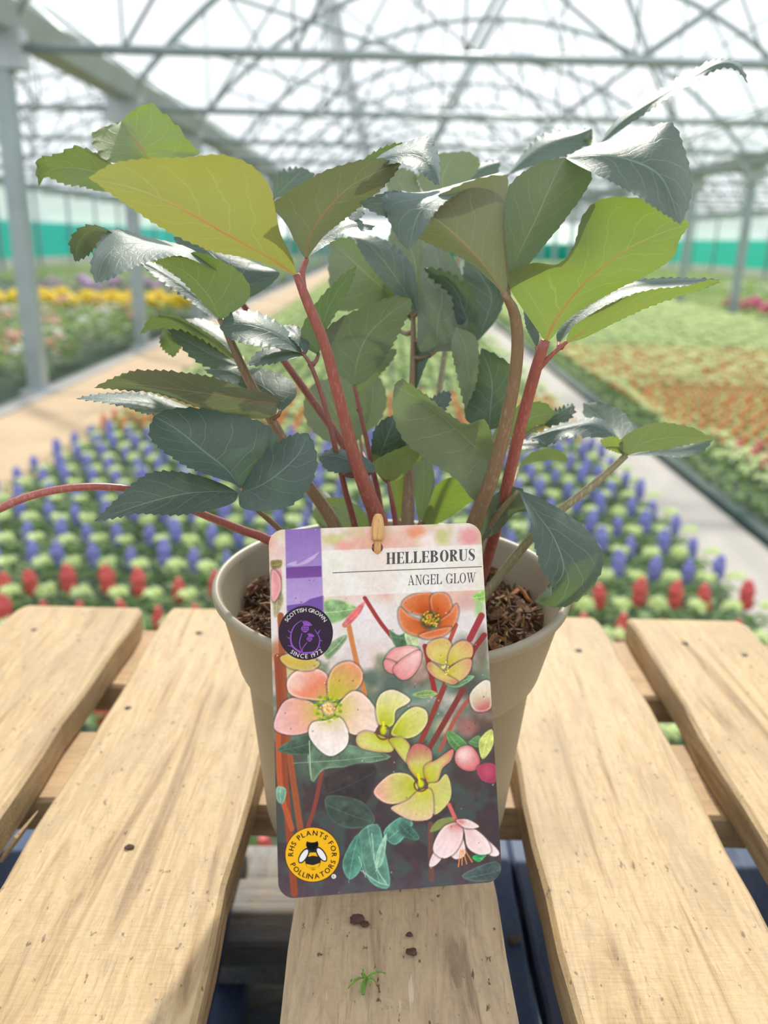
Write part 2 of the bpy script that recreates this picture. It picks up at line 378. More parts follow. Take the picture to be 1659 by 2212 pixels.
class Stuff:
    """many copies of one small template joined into one mesh"""
    def __init__(self, tmpl): self.t = tmpl; self.pl = []
    def put(self, x, y, z, a, s): self.pl.append((x, y, z, a, s))
    def build(self, name, mat, label, cat):
        if not self.pl: return
        p = np.array(self.pl); vs, fs, off = [], [], 0
        tv = [np.array(t[0], float) for t in self.t]
        for i, (x, y, z, a, s) in enumerate(p):
            k = i % len(tv); q = tv[k] * s; c, d = math.cos(a), math.sin(a)
            vs.append(np.stack([q[:, 0] * c - q[:, 1] * d + x, q[:, 0] * d + q[:, 1] * c + y, q[:, 2] + z], 1))
            fs += [tuple(j + off for j in f) for f in self.t[k][1]]; off += len(q)
        me = bpy.data.meshes.new(name); me.from_pydata(np.concatenate(vs).tolist(), [], fs); me.materials.append(mat); me.update()
        o = link(name, me); tag(o, label, cat, None, 'stuff'); return o
lowfill = [fill_leaves(7, 0.06, 0.03, 0.08, 0.075, 0.05) for _ in range(4)]
lowdome = [dome_leaves(6, (0.050, -0.050, 0.105), 0.040) for _ in range(3)]
lowspk = [spike_geo(5, 0.085, 0.019, 0.085, 3) for _ in range(2)]
S_fill = Stuff(lowfill); S_dome = Stuff(lowdome); S_or = Stuff(lowspk); S_pk = Stuff(lowspk); S_rd = Stuff(lowspk); S_bl = Stuff(lowspk)
def mid_colour(y):
    return 'red' if y < 2.33 else 'blue' if y < 4.30 else 'orange' if y < 5.5 else None
_u20 = 'zeroth first second third fourth fifth sixth seventh eighth ninth tenth eleventh twelfth thirteenth fourteenth fifteenth sixteenth seventeenth eighteenth nineteenth'.split()
_ten = {2: 'twent', 3: 'thirt', 4: 'fort', 5: 'fift', 6: 'sixt'}
def ordw(n):
    if n < 20: return _u20[n]
    return _ten[n // 10] + ('ieth' if n % 10 == 0 else 'y-' + _u20[n % 10])
def hidden(x, y, z=0.12):
    """true where the pot, the pallet or the frame edge hides a plant from the photograph"""
    v = Vector((x, y, z)) - CAM; d = v.dot(fwd); px = 829.5 + FPX * v.dot(rgt) / d; py = 1106 - FPX * v.dot(upv) / d
    return px < -15 or px > 1675 or py > 1335 or (690 < px < 1080 and py > 1000) or (470 < px < 1200 and py > 1150) or (560 < px < 1090 and py > 1100)
count = 0
ys = [2.22 + 0.218 * k for k in range(-15, 110)]; rown = {}
for j, y in enumerate(ys):
    c = mid_colour(y)
    if c: rown[c] = rown.get(c, 0) + (1 if y > 1.9 else 0)
    for n_, i in enumerate(range(-5, 21)):
        x = -1.035 + 0.106 * i
        jx, jy = x + rng(-.006, .006), y + rng(-.008, .008)
        if abs(x) < .52 and y < .78: continue
        if c and y > 1.9 and count < 215 and not hidden(x, y):
            count += 1
            o = link('spike_plant', random.choice(fol_me), None, (jx, jy, 0.008)); o.rotation_euler.z = rng(-.1, .1)
            tag(o, f'{c}-spiked rosette plant, {ordw(rown[c])} {c} row past the pallet, {ordw(n_ + 1)} from the sandy path', 'plant', f'plants with {c} spikes in the middle bed')
            s = link('flower_spike', random.choice(spk_me[c]), o); s.rotation_euler = (rng(-.1, .1), rng(-.12, .12), rng(0, 6))
            sc_ = rng(.88, 1.1); s.scale = (sc_, sc_, sc_)
        else:
            S_fill.put(jx, jy, 0.008, rng(-.3, .3), rng(.95, 1.15)); S_dome.put(jx, jy, 0.008, rng(-.2, .2), rng(.9, 1.2))
            if c: {'orange': S_or, 'red': S_rd, 'blue': S_bl}[c].put(jx, jy, 0.008, 0, rng(.85, 1))
cnt2 = 0
for j in range(-16, 90):
    y = 2.4 + 0.165 * j
    for i in range(32):
        x = 1.63 + 0.118 * i
        if x > 5.45: continue
        jx, jy = x + rng(-.01, .01), y + rng(-.008, .008)
        c = 'pink' if (i >= 2 and y < 4.3) else 'orange' if (i >= 1 and y < 8.6) else None
        if i < 2 and y < 4.6: c = None
        if j >= 0 and c and x / y < 0.52 and cnt2 < 80 and not hidden(x, y):
            cnt2 += 1
            o = link('spike_plant', random.choice(fol_me), None, (jx, jy, 0.008)); o.rotation_euler.z = rng(-.1, .1)
            tag(o, f'{c}-spiked plant across the concrete path, {ordw(j + 1)} row, {ordw(i + 1)} from the dark edging', 'plant', f'plants with {c} spikes across the concrete path')
            s = link('flower_spike', random.choice(spk_me[c]), o); s.scale = (.95, .95, .9)
        else:
            S_fill.put(jx, jy, 0.008, rng(-.3, .3), rng(.85, 1.05)); S_dome.put(jx, jy, 0.012, rng(-.2, .2), rng(1.05, 1.3))
            if c: {'orange': S_or, 'pink': S_pk}[c].put(jx, jy, 0.008, 0, rng(.85, .98))
S_fill.build('bed_foliage', M['leaf_fill'], 'low green foliage filling the distant beds', 'foliage')
S_dome.build('pale_rosettes', M['leaf_pale'], 'rows of distant pale green rosettes in the beds', 'foliage')
S_or.build('orange_spikes', M['fl_orange'], 'rows of small distant orange spikes', 'flowers')
S_pk.build('pink_spikes', M['fl_pink'], 'remaining pink spikes at the near edge of the bed across the path', 'flowers')
S_rd.build('red_spikes', M['fl_red'], 'red spikes glimpsed below and behind the pallet', 'flowers')
S_bl.build('blue_spikes', M['fl_blue'], 'blue spikes mostly hidden behind the pot', 'flowers')

def bush_geo(k=26, r=0.15, h=0.24):
    o = ([], [])
    for i in range(k):
        a = rng(0, 6.283); t = rng(0, 1) ** .6; b = rng(.25, 1.0)
        c = np.array([math.cos(a) * r * t * .75, math.sin(a) * r * t * .75, h * b * (1 - .35 * t)])
        leaf_quads(o, c, a + rng(-.7, .7), rng(-.1, .9), rng(.07, .11), rng(.04, .06), .3)
    return o
def bloom_geo(k, r=0.13, h=0.24, s=0.02):
    v, f = [], []
    for i in range(k):
        a = rng(0, 6.283); t = rng(0, 1) ** .5; c = (math.cos(a) * r * t, math.sin(a) * r * t, h * (1.02 - .45 * t * t)); n = len(v); q = s * rng(.8, 1.3)
        v.append((c[0], c[1], c[2] + q * .4))
        for j in range(6): b = math.pi * j / 3; v.append((c[0] + q * math.cos(b), c[1] + q * math.sin(b), c[2] - q * .25))
        v.append((c[0], c[1], c[2] - q * .7))
        for j in range(6): f.append((n, n + 1 + j, n + 1 + (j + 1) % 6)); f.append((n + 7, n + 1 + (j + 1) % 6, n + 1 + j))
    return v, f
bush_me = [to_mesh('bedding_plant', [(bush_geo(), M['leaf_mid'])]) for _ in range(4)]
blm = {c: [to_mesh('blossom', [(bloom_geo(k, .13, .25, s), M['fl_' + c])]) for _ in range(3)] for c, k, s in
       (('blush', 11, .026), ('brick', 8, .026), ('white', 9, .025), ('yellow', 34, .034), ('purple', 22, .03), ('lilac', 22, .03), ('rose', 24, .035))}
def bed(x0, x1, y0, y1, st, pick, what, group, sc=1.0, z=0.008):
    ny = int((y1 - y0) / st) + 1; nx = int((x1 - x0) / st) + 1
    for j in range(ny):
        for i in range(nx):
            x, y = x1 - st * (i + .5 * (j % 2)) + rng(-.04, .04), y0 + st * j + rng(-.04, .04)
            if x < x0 or hidden(x, y, .15): continue
            o = link('bedding_plant', random.choice(bush_me), None, (x, y, z)); o.rotation_euler.z = rng(0, 6.28); s = sc * rng(.9, 1.1); o.scale = (s, s, s)
            c = pick(x, y)
            tag(o, f'{what} ' + (FLN[c] if c else 'without open flowers') + f', {ordw(j + 1)} row, {ordw(i + 1)} from the posts', 'plant', group)
            if c: link('blossom', random.choice(blm[c]), o)
FLN = dict(blush='with blush flowers', brick='with brick red flowers', white='with white flowers', yellow='covered in yellow flowers', purple='covered in purple flowers', lilac='with lilac flowers', rose='covered in bright pink flowers')
bed(-6.0, -2.85, 5.0, 7.6, 0.33, lambda x, y: random.choice(['blush', 'brick', 'white', 'blush', 'brick']), 'bushy plant in the nearest bed', 'flowering bedding plants behind the posts', 1.25)
bed(-6.4, -2.85, 8.0, 10.7, 0.40, lambda x, y: random.choice([None, None, 'white', 'blush']), 'leafy plant before the yellow flowers', 'green bedding plants behind the posts', 1.35)
bed(-6.3, -2.9, 11.2, 12.5, 0.34, lambda x, y: 'yellow', 'bedding plant', 'yellow flowering plants', 1.3)
bed(-7.6, -6.3, 11.6, 13.0, 0.45, lambda x, y: 'purple', 'bedding plant', 'purple flowering plants', 1.4)
bed(-5.6, -3.0, 13.8, 15.0, 0.5, lambda x, y: 'lilac', 'bedding plant behind the yellow bed', 'lilac flowering plants', 1.6)
bed(5.85, 7.4, 12.3, 14.6, 0.36, lambda x, y: 'rose' if y > 12.5 else None, 'bedding plant', 'bright pink flowering plants', 1.3)
bed(6.0, 10.5, 16.5, 19.5, 0.65, lambda x, y: random.choice([None, None, 'white']), 'bushy plant behind the pink flowers', 'green plants behind the pink flowers', 1.7)
Sb = Stuff([bush_geo(14) for _ in range(3)])
for _ in range(900):
    y = rng(-1, 11); x = rng(-10.2, -2.85)
    if hidden(x, max(y, .3), .15) or x < -6.4: Sb.put(x, y, 0, rng(0, 6), rng(.9, 1.3))
for _ in range(1500):
    y = rng(18, 45); x = rng(-10.2, -2.8)
    if abs(x / y) < .56: Sb.put(x, y, 0, rng(0, 6), rng(.9, 1.3))
for _ in range(900):
    y = rng(20, 45); x = rng(5.9, 13)
    if abs(x / y) < .54: Sb.put(x, y, 0, rng(0, 6), rng(.9, 1.3))
Sb.build('distant_foliage', M['leaf_mid'], 'low green foliage along both sides of the greenhouse', 'foliage')

# ------------------------------------------------------------------ pallets
ZP = 0.84                                                    # top of the deck the pot stands on
def board_mesh(name, w, l, t, mat, seed=0, ends=(1, 1), bev=0.0022, wob=0.0012, nseg=36):
    rnd = random.Random(seed); b = MB(); v = []; f = []
    ph = [rnd.uniform(0, 6.28) for _ in range(6)]
    prof = [(-1, -1, bev, 0), (-1, -1, 0, bev), (-1, 1, 0, -bev), (-1, 1, bev, 0), (1, 1, -bev, 0), (1, 1, 0, -bev), (1, -1, 0, bev), (1, -1, -bev, 0)]
    ys = [-l / 2, -l / 2 + 0.004, -l / 2 + 0.016] + list(np.linspace(-l / 2 + 0.04, l / 2 - 0.04, nseg)) + [l / 2 - 0.016, l / 2 - 0.004, l / 2]
    for y in ys:
        e = min(l / 2 - abs(y), 0.02) / 0.02; top = -0.0035 * (1 - e) ** 2; side = 0.0025 * (1 - e) ** 2
        for sx_, sz_, ox, oz in prof:
            wx = wob * (math.sin(y * 23 + ph[0 if sx_ < 0 else 1]) + .6 * math.sin(y * 71 + ph[2 if sx_ < 0 else 3]) + .5 * math.sin(y * 190 + ph[4]))
            wz = 0.4 * wob * math.sin(y * 31 + ph[5]) if sz_ > 0 else 0
            v.append((sx_ * (w / 2 - side) + ox + wx, y, sz_ * t / 2 + oz + wz + (top if sz_ > 0 else 0)))
    n = 8
    for i in range(len(ys) - 1):
        for k in range(n): a, c = i * n + k, i * n + (k + 1) % n; f.append((a, a + n, c + n, c))
    f.append(tuple(range(n))); f.append(tuple((len(ys) - 1) * n + k for k in reversed(range(n))))
    b.add(v, [tuple(reversed(q)) for q in f]); return b.mesh(name, mat)
def nail_mesh():
    return MB().lathe([(0.0, 0.0006), (0.0022, 0.0005), (0.0026, 0.0), (0.0024, -0.004)], 10).mesh('nail', M['nail'], True)
NAIL = nail_mesh()
YEND = 0.592
def pallet(name, top, decks, mats, cross, cmat, y0=-0.608, seed=1, nails=(), far=YEND):
    o = empty(name, (0, 0, top - 0.14)); L = far - y0
    for i, (x0, x1, m, dz) in enumerate(decks):
        me = board_mesh('deck_board', x1 - x0, L, 0.022, m, seed * 31 + i)
        d = link('deck_board', me, o, ((x0 + x1) / 2, (far + y0) / 2 + rng(-.002, .002), 0.14 - 0.011 + dz))
    for (ya, yb) in cross:
        me = board_mesh('cross_board', yb - ya, 0.80, 0.022, cmat, seed * 57 + int(ya * 100), nseg=16)
        c = link('cross_board', me, o, (0, (ya + yb) / 2, 0.14 - 0.0335)); c.rotation_euler.z = math.pi / 2
    for ya in (y0 + 0.05, (y0 + far) / 2 - 0.2, far - 0.045):
        for x in (-0.345, 0.345) if ya > 0.3 else (-0.345, 0.0, 0.345):
            me = board_mesh('block', 0.09, 0.08, 0.0725, cmat, seed + int(x * 10), nseg=4, wob=0.0004)
            link('block', me, o, (x, ya, 0.14 - 0.0815))
    for x in (-0.345, 0.0, 0.345):
        me = board_mesh('bottom_board', 0.09, L, 0.0215, cmat, seed * 11 + int(x * 10), nseg=10)
        link('bottom_board', me, o, (x, (far + y0) / 2, 0.0108))
    for (x, y) in nails: link('nail', NAIL, o, (x, y, 0.1398))
    return o
decks = [(-0.40, -0.312, M['deck'], 0), (-0.2885, -0.190, M['deck'], 0), (-0.1685, -0.066, M['deck'], 0), (-0.036, 0.0558, M['deck_old'], -0.0004), (0.0778, 0.173, M['deck'], 0), (0.1960, 0.288, M['deck'], 0), (0.312, 0.40, M['deck'], 0)]
nails = []
for px, py in ((74, 1361), (170, 1385), (430, 1367), (1250, 1405), (1480, 1390), (1608, 1415), (277, 1530)):
    q = G(px, py, ZP); nails.append((q.x, q.y))
top_pallet = pallet('wooden_pallet', ZP, decks, None, [(-0.608, -0.52), (-0.15, -0.06), (0.378, 0.448), (0.503, 0.588)], M['cross'], nails=nails)
tag(top_pallet, 'pale wooden pallet on top of the stack, carrying the potted hellebore', 'pallet', 'stacked pallets')
spl = MB().tube([G(0, 1862, .815), G(35, 1812, .822), G(82, 1752, .826)], [0.0012, 0.0018, 0.0004], 5).build('splinter', M['deck'], top_pallet)
spl.matrix_parent_inverse = Matrix.Translation((0, 0, -(ZP - 0.14)))
bdecks = [(-0.40, -0.32, M['blue'], 0), (-0.30, -0.097, M['blue'], 0), (0.045, 0.0965, M['blue'], 0), (0.0995, 0.19, M['blue'], -0.001), (0.205, 0.30, M['blue'], 0), (0.32, 0.40, M['blue'], 0)]
bl_ = pallet('wooden_pallet', ZP - 0.14, bdecks, None, [(-0.608, -0.52), (0.10, 0.19), (0.415, 0.476)], M['blue_worn'], seed=5, far=0.55)
nb = link('cross_board', board_mesh('cross_board', 0.085, 0.80, 0.022, M['blue'], 77, nseg=16), bl_, (0, 0.304, 0.14 - 0.0335)); nb.rotation_euler.z = math.pi / 2
link('block', board_mesh('block', 0.26, 0.05, 0.094, M['blue_worn'], 78, nseg=4, wob=0.0004), bl_, (0, 0.512, 0.14 - 0.092))
tag(bl_, 'dark blue painted pallet directly under the pale top pallet', 'pallet', 'stacked pallets')
for k, nm in enumerate(('third', 'fourth', 'fifth', 'lowest')):
    r = empty('wooden_pallet', (0, 0, ZP - 0.28 - 0.14 * k - 0.14 + 0.0)); tag(r, f'blue pallet hidden low in the stack, {nm} from the top' if nm != 'lowest' else 'blue pallet at the very bottom of the stack on the floor', 'pallet', 'stacked pallets')
    for ch in bl_.children:
        c = ch.copy(); COL.objects.link(c); c.parent = r
    r.location.z += 0.012 if k == 3 else 0; r.location.y += 0.05

# ------------------------------------------------------------------ pot and soil
POT = Vector((0.0042, 0.355, ZP)); RR = 0.0838; HP = 0.129
plant = empty('potted_hellebore', POT)
tag(plant, 'hellebore with dark serrated leaves on red stalks in a taupe plastic pot', 'potted plant')
def rel(v): return Vector(v) - POT
def pot_mat():
    m, nt, out = new_mat('taupe_pot_plastic')
    tc = N(nt, 'ShaderNodeTexCoord'); nz = noise(nt, tc.outputs['Object'], 60, 4); nz2 = noise(nt, tc.outputs['Object'], 420, 2, 0.5)
    c = ramp(nt, nz, [(0.3, (0.315, 0.275, 0.205, 1)), (0.7, (0.35, 0.305, 0.23, 1))])
    c = mixc(nt, mathn(nt, 'MULTIPLY', ramp_f(nt, nz2, 0.74, 0.78), 0.7), c, (0.10, 0.07, 0.05, 1))
    b = N(nt, 'ShaderNodeBsdfPrincipled', Roughness=0.42); nt.links.new(c, b.inputs['Base Color'])
    tr = N(nt, 'ShaderNodeBsdfTranslucent', Color=(0.62, 0.50, 0.34, 1)); mx = N(nt, 'ShaderNodeMixShader', Fac=0.16)
    nt.links.new(b.outputs[0], mx.inputs[1]); nt.links.new(tr.outputs[0], mx.inputs[2]); nt.links.new(mx.outputs[0], out.inputs[0]); return m
M['pot'] = pot_mat()
prof = [(0.0, 0.004), (0.045, 0.004), (0.049, 0.0), (0.0585, 0.0), (0.0605, 0.002), (0.0618, 0.008), (0.0690, 0.0865), (0.0722, 0.0885), (0.0730, 0.0905), (0.0802, 0.1215), (0.0820, 0.1228), (RR - .0004, 0.1250), (RR, 0.1268), (RR - .0008, 0.1284), (RR - .0022, HP), (RR - .0038, 0.1278), (0.0790, 0.1255), (0.0705, 0.0905), (0.068, 0.086), (0.0655, 0.06)]
MB().lathe(prof, 112).build('pot', M['pot'], plant, True)
def soil_mat(name, a, b_, rough=0.95):
    m, nt, out = new_mat(name); tc = N(nt, 'ShaderNodeTexCoord')
    nz = noise(nt, tc.outputs['Object'], 180, 8, 0.75); c = ramp(nt, nz, [(0.35, a), (0.62, b_)])
    b = N(nt, 'ShaderNodeBsdfPrincipled', Roughness=rough); b.inputs['Specular IOR Level'].default_value = 0.15; nt.links.new(c, b.inputs['Base Color'])
    bp = N(nt, 'ShaderNodeBump', Strength=1.0, Distance=0.002); nt.links.new(nz, bp.inputs['Height']); nt.links.new(bp.outputs[0], b.inputs['Normal'])
    nt.links.new(b.outputs[0], out.inputs[0]); return m
M['soil'] = soil_mat('dark_compost', (0.026, 0.015, 0.010, 1), (0.15, 0.085, 0.048, 1))
ZS = 0.1085
def soil_h(x, y):
    return ZS + 0.0035 * math.sin(x * 130 + 1) * math.cos(y * 110) + 0.002 * math.sin(x * 310 + y * 200) + 0.0016 * math.sin(x * 640 - y * 520) - 8.0 * max(0, math.hypot(x, y) - 0.060) ** 2
v = [(0, 0, soil_h(0, 0))]; f = []; nr, na = 26, 96
for i in range(1, nr + 1):
    r = 0.0742 * i / nr
    for k in range(na):
        a = 2 * math.pi * k / na; x, y = r * math.cos(a), r * math.sin(a); v.append((x, y, soil_h(x, y) + rng(-.0012, .0012)))
for k in range(na): f.append((0, 1 + k, 1 + (k + 1) % na))
for i in range(nr - 1):
    for k in range(na): a, b = 1 + i * na + k, 1 + i * na + (k + 1) % na; f.append((a, a + na, b + na, b))
mesh_obj('soil', v, f, M['soil'], plant)
def sliver(mb, c, ln, wd, th, az, el):
    d = Vector((math.cos(az) * math.cos(el), math.sin(az) * math.cos(el), math.sin(el))); s = Vector((-math.sin(az), math.cos(az), 0)).normalized(); n = d.cross(s)
    s = (s + n * rng(-1, 1)).normalized(); n = d.cross(s).normalized(); c = Vector(c); q = []
    for t, k in ((-1, .35), (-.3, 1), (.4, .85), (1, .2)):
        o = c + d * (ln / 2 * t) + n * (ln * .10 * math.sin(t * 2))
        q += [o - s * wd / 2 * k - n * th / 2, o + s * wd / 2 * k - n * th / 2, o + s * wd / 2 * k + n * th / 2, o - s * wd / 2 * k + n * th / 2]
    fs = [(0, 1, 2, 3), (15, 14, 13, 12)]
    for i in range(3):
        for k in range(4): a, b = i * 4 + k, i * 4 + (k + 1) % 4; fs.append((a, a + 4, b + 4, b))
    mb.add(q, fs)
for nm, col, cnt, ln, wd in (('bark_fibre', (0.16, 0.085, 0.042), 900, .009, .0011), ('bark_fibre', (0.085, 0.045, 0.026), 700, .008, .0016), ('bark_fibre', (0.31, 0.17, 0.075), 300, .008, .0013), ('bark_fibre', (0.27, 0.22, 0.085), 130, .006, .0009)):
    mb = MB()
    for i in range(cnt):
        a = rng(0, 6.283); r = 0.0715 * math.sqrt(rng(0, 1)); x, y = r * math.cos(a), r * math.sin(a)
        sliver(mb, (x, y, soil_h(x, y) + rng(.0, .0045)), ln * rng(.5, 1.4), wd * rng(.6, 1.4), .0006, rng(0, 6.28), rng(-.5, .7))
    o = mb.build(nm, simple('bark_' + nm + str(cnt), col, 0.85, 0.4, 250), plant); o['kind'] = 'stuff'
chipm = [simple('bark_chip_rust', (0.33, 0.13, 0.045), 0.8, 0.4, 300), simple('bark_chip_brown', (0.20, 0.10, 0.055), 0.85, 0.4, 300), simple('bark_chip_straw', (0.50, 0.34, 0.14), 0.8, 0.3, 300)]
for px, py, ln, wd, az, m in ((530, 1240, .011, .003, 1.9, 2), (548, 1222, .014, .0028, .6, 2), (560, 1265, .009, .003, 2.6, 1), (505, 1290, .010, .003, .2, 1), (540, 1330, .010, .002, .5, 1), (480, 1285, .008, .003, 1, 1),
        (1125, 1320, .016, .0045, 2.0, 1), (1108, 1290, .014, .004, .3, 0), (1135, 1300, .014, .0032, 2.2, 0), (1075, 1410, .012, .004, 2.4, 0), (1065, 1395, .010, .004, 1.1, 0), (1095, 1400, .009, .0035, .4, 0), (1085, 1375, .010, .003, 2.8, 0),
        (1150, 1205, .010, .003, .4, 2), (1130, 1240, .010, .003, 2.7, 0), (1100, 1210, .012, .0035, .9, 0), (1080, 1230, .009, .0034, .2, 0), (1160, 1240, .010, .003, 2.5, 2), (1115, 1345, .012, .005, 1.2, 1), (1070, 1350, .008, .004, .7, 1), (1160, 1330, .009, .003, .3, 1)):
    q = G(px, py, ZP + ZS) - POT
    if math.hypot(q.x, q.y) > .073: q.x *= .071 / math.hypot(q.x, q.y); q.y *= .071 / math.hypot(q.x, q.y)
    mb = MB(); sliver(mb, (0, 0, 0), ln, wd, .0012, az, rng(-.1, .5)); mb.build('bark_chip', chipm[m], plant).location = (q.x, q.y, soil_h(q.x, q.y) + .003)

# ------------------------------------------------------------------ hellebore foliage
def leaf_mat(name, top, under, trans, tw, redness):
    m, nt, out = new_mat(name)
    uv = N(nt, 'ShaderNodeUVMap'); sep = N(nt, 'ShaderNodeSeparateXYZ'); nt.links.new(uv.outputs[0], sep.inputs[0])
    u = sep.outputs[0]; v = mathn(nt, 'MULTIPLY', mathn(nt, 'ABSOLUTE', mathn(nt, 'SUBTRACT', sep.outputs[1], 0.5)), 2.0)
    tc = N(nt, 'ShaderNodeTexCoord'); geo = N(nt, 'ShaderNodeNewGeometry'); oi = N(nt, 'ShaderNodeObjectInfo')
    back = geo.outputs['Backfacing']
    wob = noise(nt, tc.outputs['Object'], 110, 2, 0.5)
    t = mathn(nt, 'ADD', mathn(nt, 'SUBTRACT', mathn(nt, 'MULTIPLY', u, 6.2), mathn(nt, 'MULTIPLY', v, 1.9)), mathn(nt, 'MULTIPLY', mathn(nt, 'SUBTRACT', wob, 0.5), 0.75))
    side = mathn(nt, 'MULTIPLY', mathn(nt, 'GREATER_THAN', sep.outputs[1], 0.5), 0.43)
    pp = nt.nodes.new('ShaderNodeMath'); pp.operation = 'PINGPONG'; nt.links.new(mathn(nt, 'ADD', t, side), pp.inputs[0]); pp.inputs[1].default_value = 0.5
    lat = mathn(nt, 'MULTIPLY', inv_f(nt, pp.outputs[0], 0.010, 0.046), inv_f(nt, v, 0.55, 1.0))
    midr = inv_f(nt, v, 0.008, 0.036)
    net = N(nt, 'ShaderNodeTexVoronoi', _feature='DISTANCE_TO_EDGE', Scale=330.0); nt.links.new(tc.outputs['Object'], net.inputs['Vector'])
    netv = mathn(nt, 'MULTIPLY', inv_f(nt, net.outputs[0], 0.0, 0.06), 0.16)
    vein = mathn(nt, 'MAXIMUM', mathn(nt, 'MAXIMUM', mathn(nt, 'MULTIPLY', lat, 0.62), midr), netv)
    mott = noise(nt, tc.outputs['Object'], 55, 4, 0.6)
    col = mixc(nt, back, top, under)
    hs = N(nt, 'ShaderNodeHueSaturation', Saturation=1.0); nt.links.new(mathn(nt, 'ADD', mathn(nt, 'MULTIPLY', oi.outputs['Random'], 0.3), mathn(nt, 'MULTIPLY_ADD', mott, 0.5, 0.6)), hs.inputs['Value']); nt.links.new(col, hs.inputs['Color']); col = hs.outputs[0]
    vc = mixc(nt, back, tuple(c * 2.4 + 0.05 for c in top[:3]) + (1,), tuple(min(1, c * 1.5 + .05) for c in under[:3]) + (1,))
    col = mixc(nt, mathn(nt, 'MULTIPLY', vein, 0.75), col, vc)
    red = mathn(nt, 'MULTIPLY', inv_f(nt, mathn(nt, 'ADD', v, mathn(nt, 'MULTIPLY', u, 0.9)), 0.06, 0.26), redness)
    red = mathn(nt, 'MAXIMUM', red, mathn(nt, 'MULTIPLY', mathn(nt, 'MULTIPLY', midr, inv_f(nt, u, 0.35, 0.9)), redness))
    col = mixc(nt, red, col, (0.36, 0.085, 0.055, 1))
    tcol = mixc(nt, mathn(nt, 'MULTIPLY', vein, 0.35), trans, tuple(min(1, c * 1.25 + .05) for c in trans[:3]) + (1,))
    tcol = mixc(nt, red, tcol, (0.60, 0.13, 0.05, 1))
    b = N(nt, 'ShaderNodeBsdfPrincipled'); nt.links.new(col, b.inputs['Base Color']); b.inputs['Specular IOR Level'].default_value = 0.5
    nt.links.new(mathn(nt, 'MULTIPLY_ADD', back, 0.06, 0.48), b.inputs['Roughness'])
    b.inputs['Sheen Weight'].default_value = 0.35; b.inputs['Sheen Roughness'].default_value = 0.4; b.inputs['Sheen Tint'].default_value = (0.72, 0.84, 1.0, 1)
    bp = N(nt, 'ShaderNodeBump', Strength=0.35, Distance=0.0006); nt.links.new(mathn(nt, 'SUBTRACT', mathn(nt, 'MULTIPLY', mott, 0.7), vein), bp.inputs['Height']); nt.links.new(bp.outputs[0], b.inputs['Normal'])
    tr = N(nt, 'ShaderNodeBsdfTranslucent'); nt.links.new(tcol, tr.inputs[0])
    mx = N(nt, 'ShaderNodeMixShader', Fac=tw); nt.links.new(b.outputs[0], mx.inputs[1]); nt.links.new(tr.outputs[0], mx.inputs[2]); nt.links.new(mx.outputs[0], out.inputs[0])
    return m
def inv_f(nt, s, lo, hi):
    n = N(nt, 'ShaderNodeMapRange'); n.interpolation_type = 'SMOOTHSTEP'
    n.inputs['From Min'].default_value = lo; n.inputs['From Max'].default_value = hi; n.inputs['To Min'].default_value = 1; n.inputs['To Max'].default_value = 0
    nt.links.new(s, n.inputs['Value']); return n.outputs[0]
LT = (0.066, 0.104, 0.093, 1); LU = (0.165, 0.195, 0.125, 1); LG = (0.23, 0.38, 0.06, 1)
M['lf'] = leaf_mat('hellebore_leaf', LT, LU, LG, 0.21, 0.0)
M['lfr'] = leaf_mat('hellebore_leaf_red_rib', LT, (0.175, 0.21, 0.11, 1), (0.31, 0.48, 0.045, 1), 0.30, 0.7)
M['lfy'] = leaf_mat('hellebore_leaf_yellowing', (0.13, 0.16, 0.06, 1), (0.215, 0.23, 0.105, 1), (0.38, 0.41, 0.06, 1), 0.32, 0.7)
M['lfo'] = leaf_mat('hellebore_leaf_olive', LT, (0.17, 0.185, 0.13, 1), (0.21, 0.28, 0.08, 1), 0.18, 0.5)  # dull olive; shade and glare haze also put into its colour and translucency
M['lfd'] = leaf_mat('hellebore_leaf_dark', (0.060, 0.096, 0.086, 1), (0.145, 0.175, 0.125, 1), (0.15, 0.25, 0.07, 1), 0.18, 0.0)  # duller leaf copy: neighbouring leaves' shade and glare haze put into its colour
def stalk_mat(name, a, b_):
    m, nt, out = new_mat(name); tc = N(nt, 'ShaderNodeTexCoord')
    nz = noise(nt, mapping(nt, tc.outputs['Object'], (1, 1, .25)), 900, 3, 0.6); n2 = noise(nt, tc.outputs['Object'], 40, 2)
    c = mixc(nt, ramp_f(nt, nz, .5, .68), a, b_); c = mixc(nt, mathn(nt, 'MULTIPLY', ramp_f(nt, n2, .45, .7), .5), c, tuple((x + y) / 2 * .8 for x, y in zip(a[:3], b_[:3])) + (1,))
    b = N(nt, 'ShaderNodeBsdfPrincipled', Roughness=0.4); nt.links.new(c, b.inputs['Base Color'])
    b.inputs['Subsurface Weight'].default_value = 0.0
    nt.links.new(b.outputs[0], out.inputs[0]); return m
M['st_red'] = stalk_mat('red_stalk', (0.35, 0.10, 0.085, 1), (0.46, 0.17, 0.14, 1))
M['st_brown'] = stalk_mat('brown_stalk', (0.24, 0.155, 0.095, 1), (0.35, 0.235, 0.14, 1))
M['st_olive'] = stalk_mat('olive_stalk', (0.25, 0.215, 0.12, 1), (0.42, 0.36, 0.20, 1))
M['st_wine'] = stalk_mat('wine_stalk', (0.25, 0.085, 0.075, 1), (0.33, 0.13, 0.10, 1))
STALKS = {}; SPTS = {}
def stalk(key, mat, pts):
    """pts: (x, y, depth, width in photo pixels)"""
    c = catmull(pts, 34); mb = MB()
    mb.tube([rel(P(*q[:3])) for q in c], [q[3] / 2 * q[2] / FPX for q in c], 12)
    o = mb.build('stalk', M[mat], plant, True); STALKS[key] = o; SPTS[key] = ([rel(P(*q[:3])) for q in c], M[mat]); return o
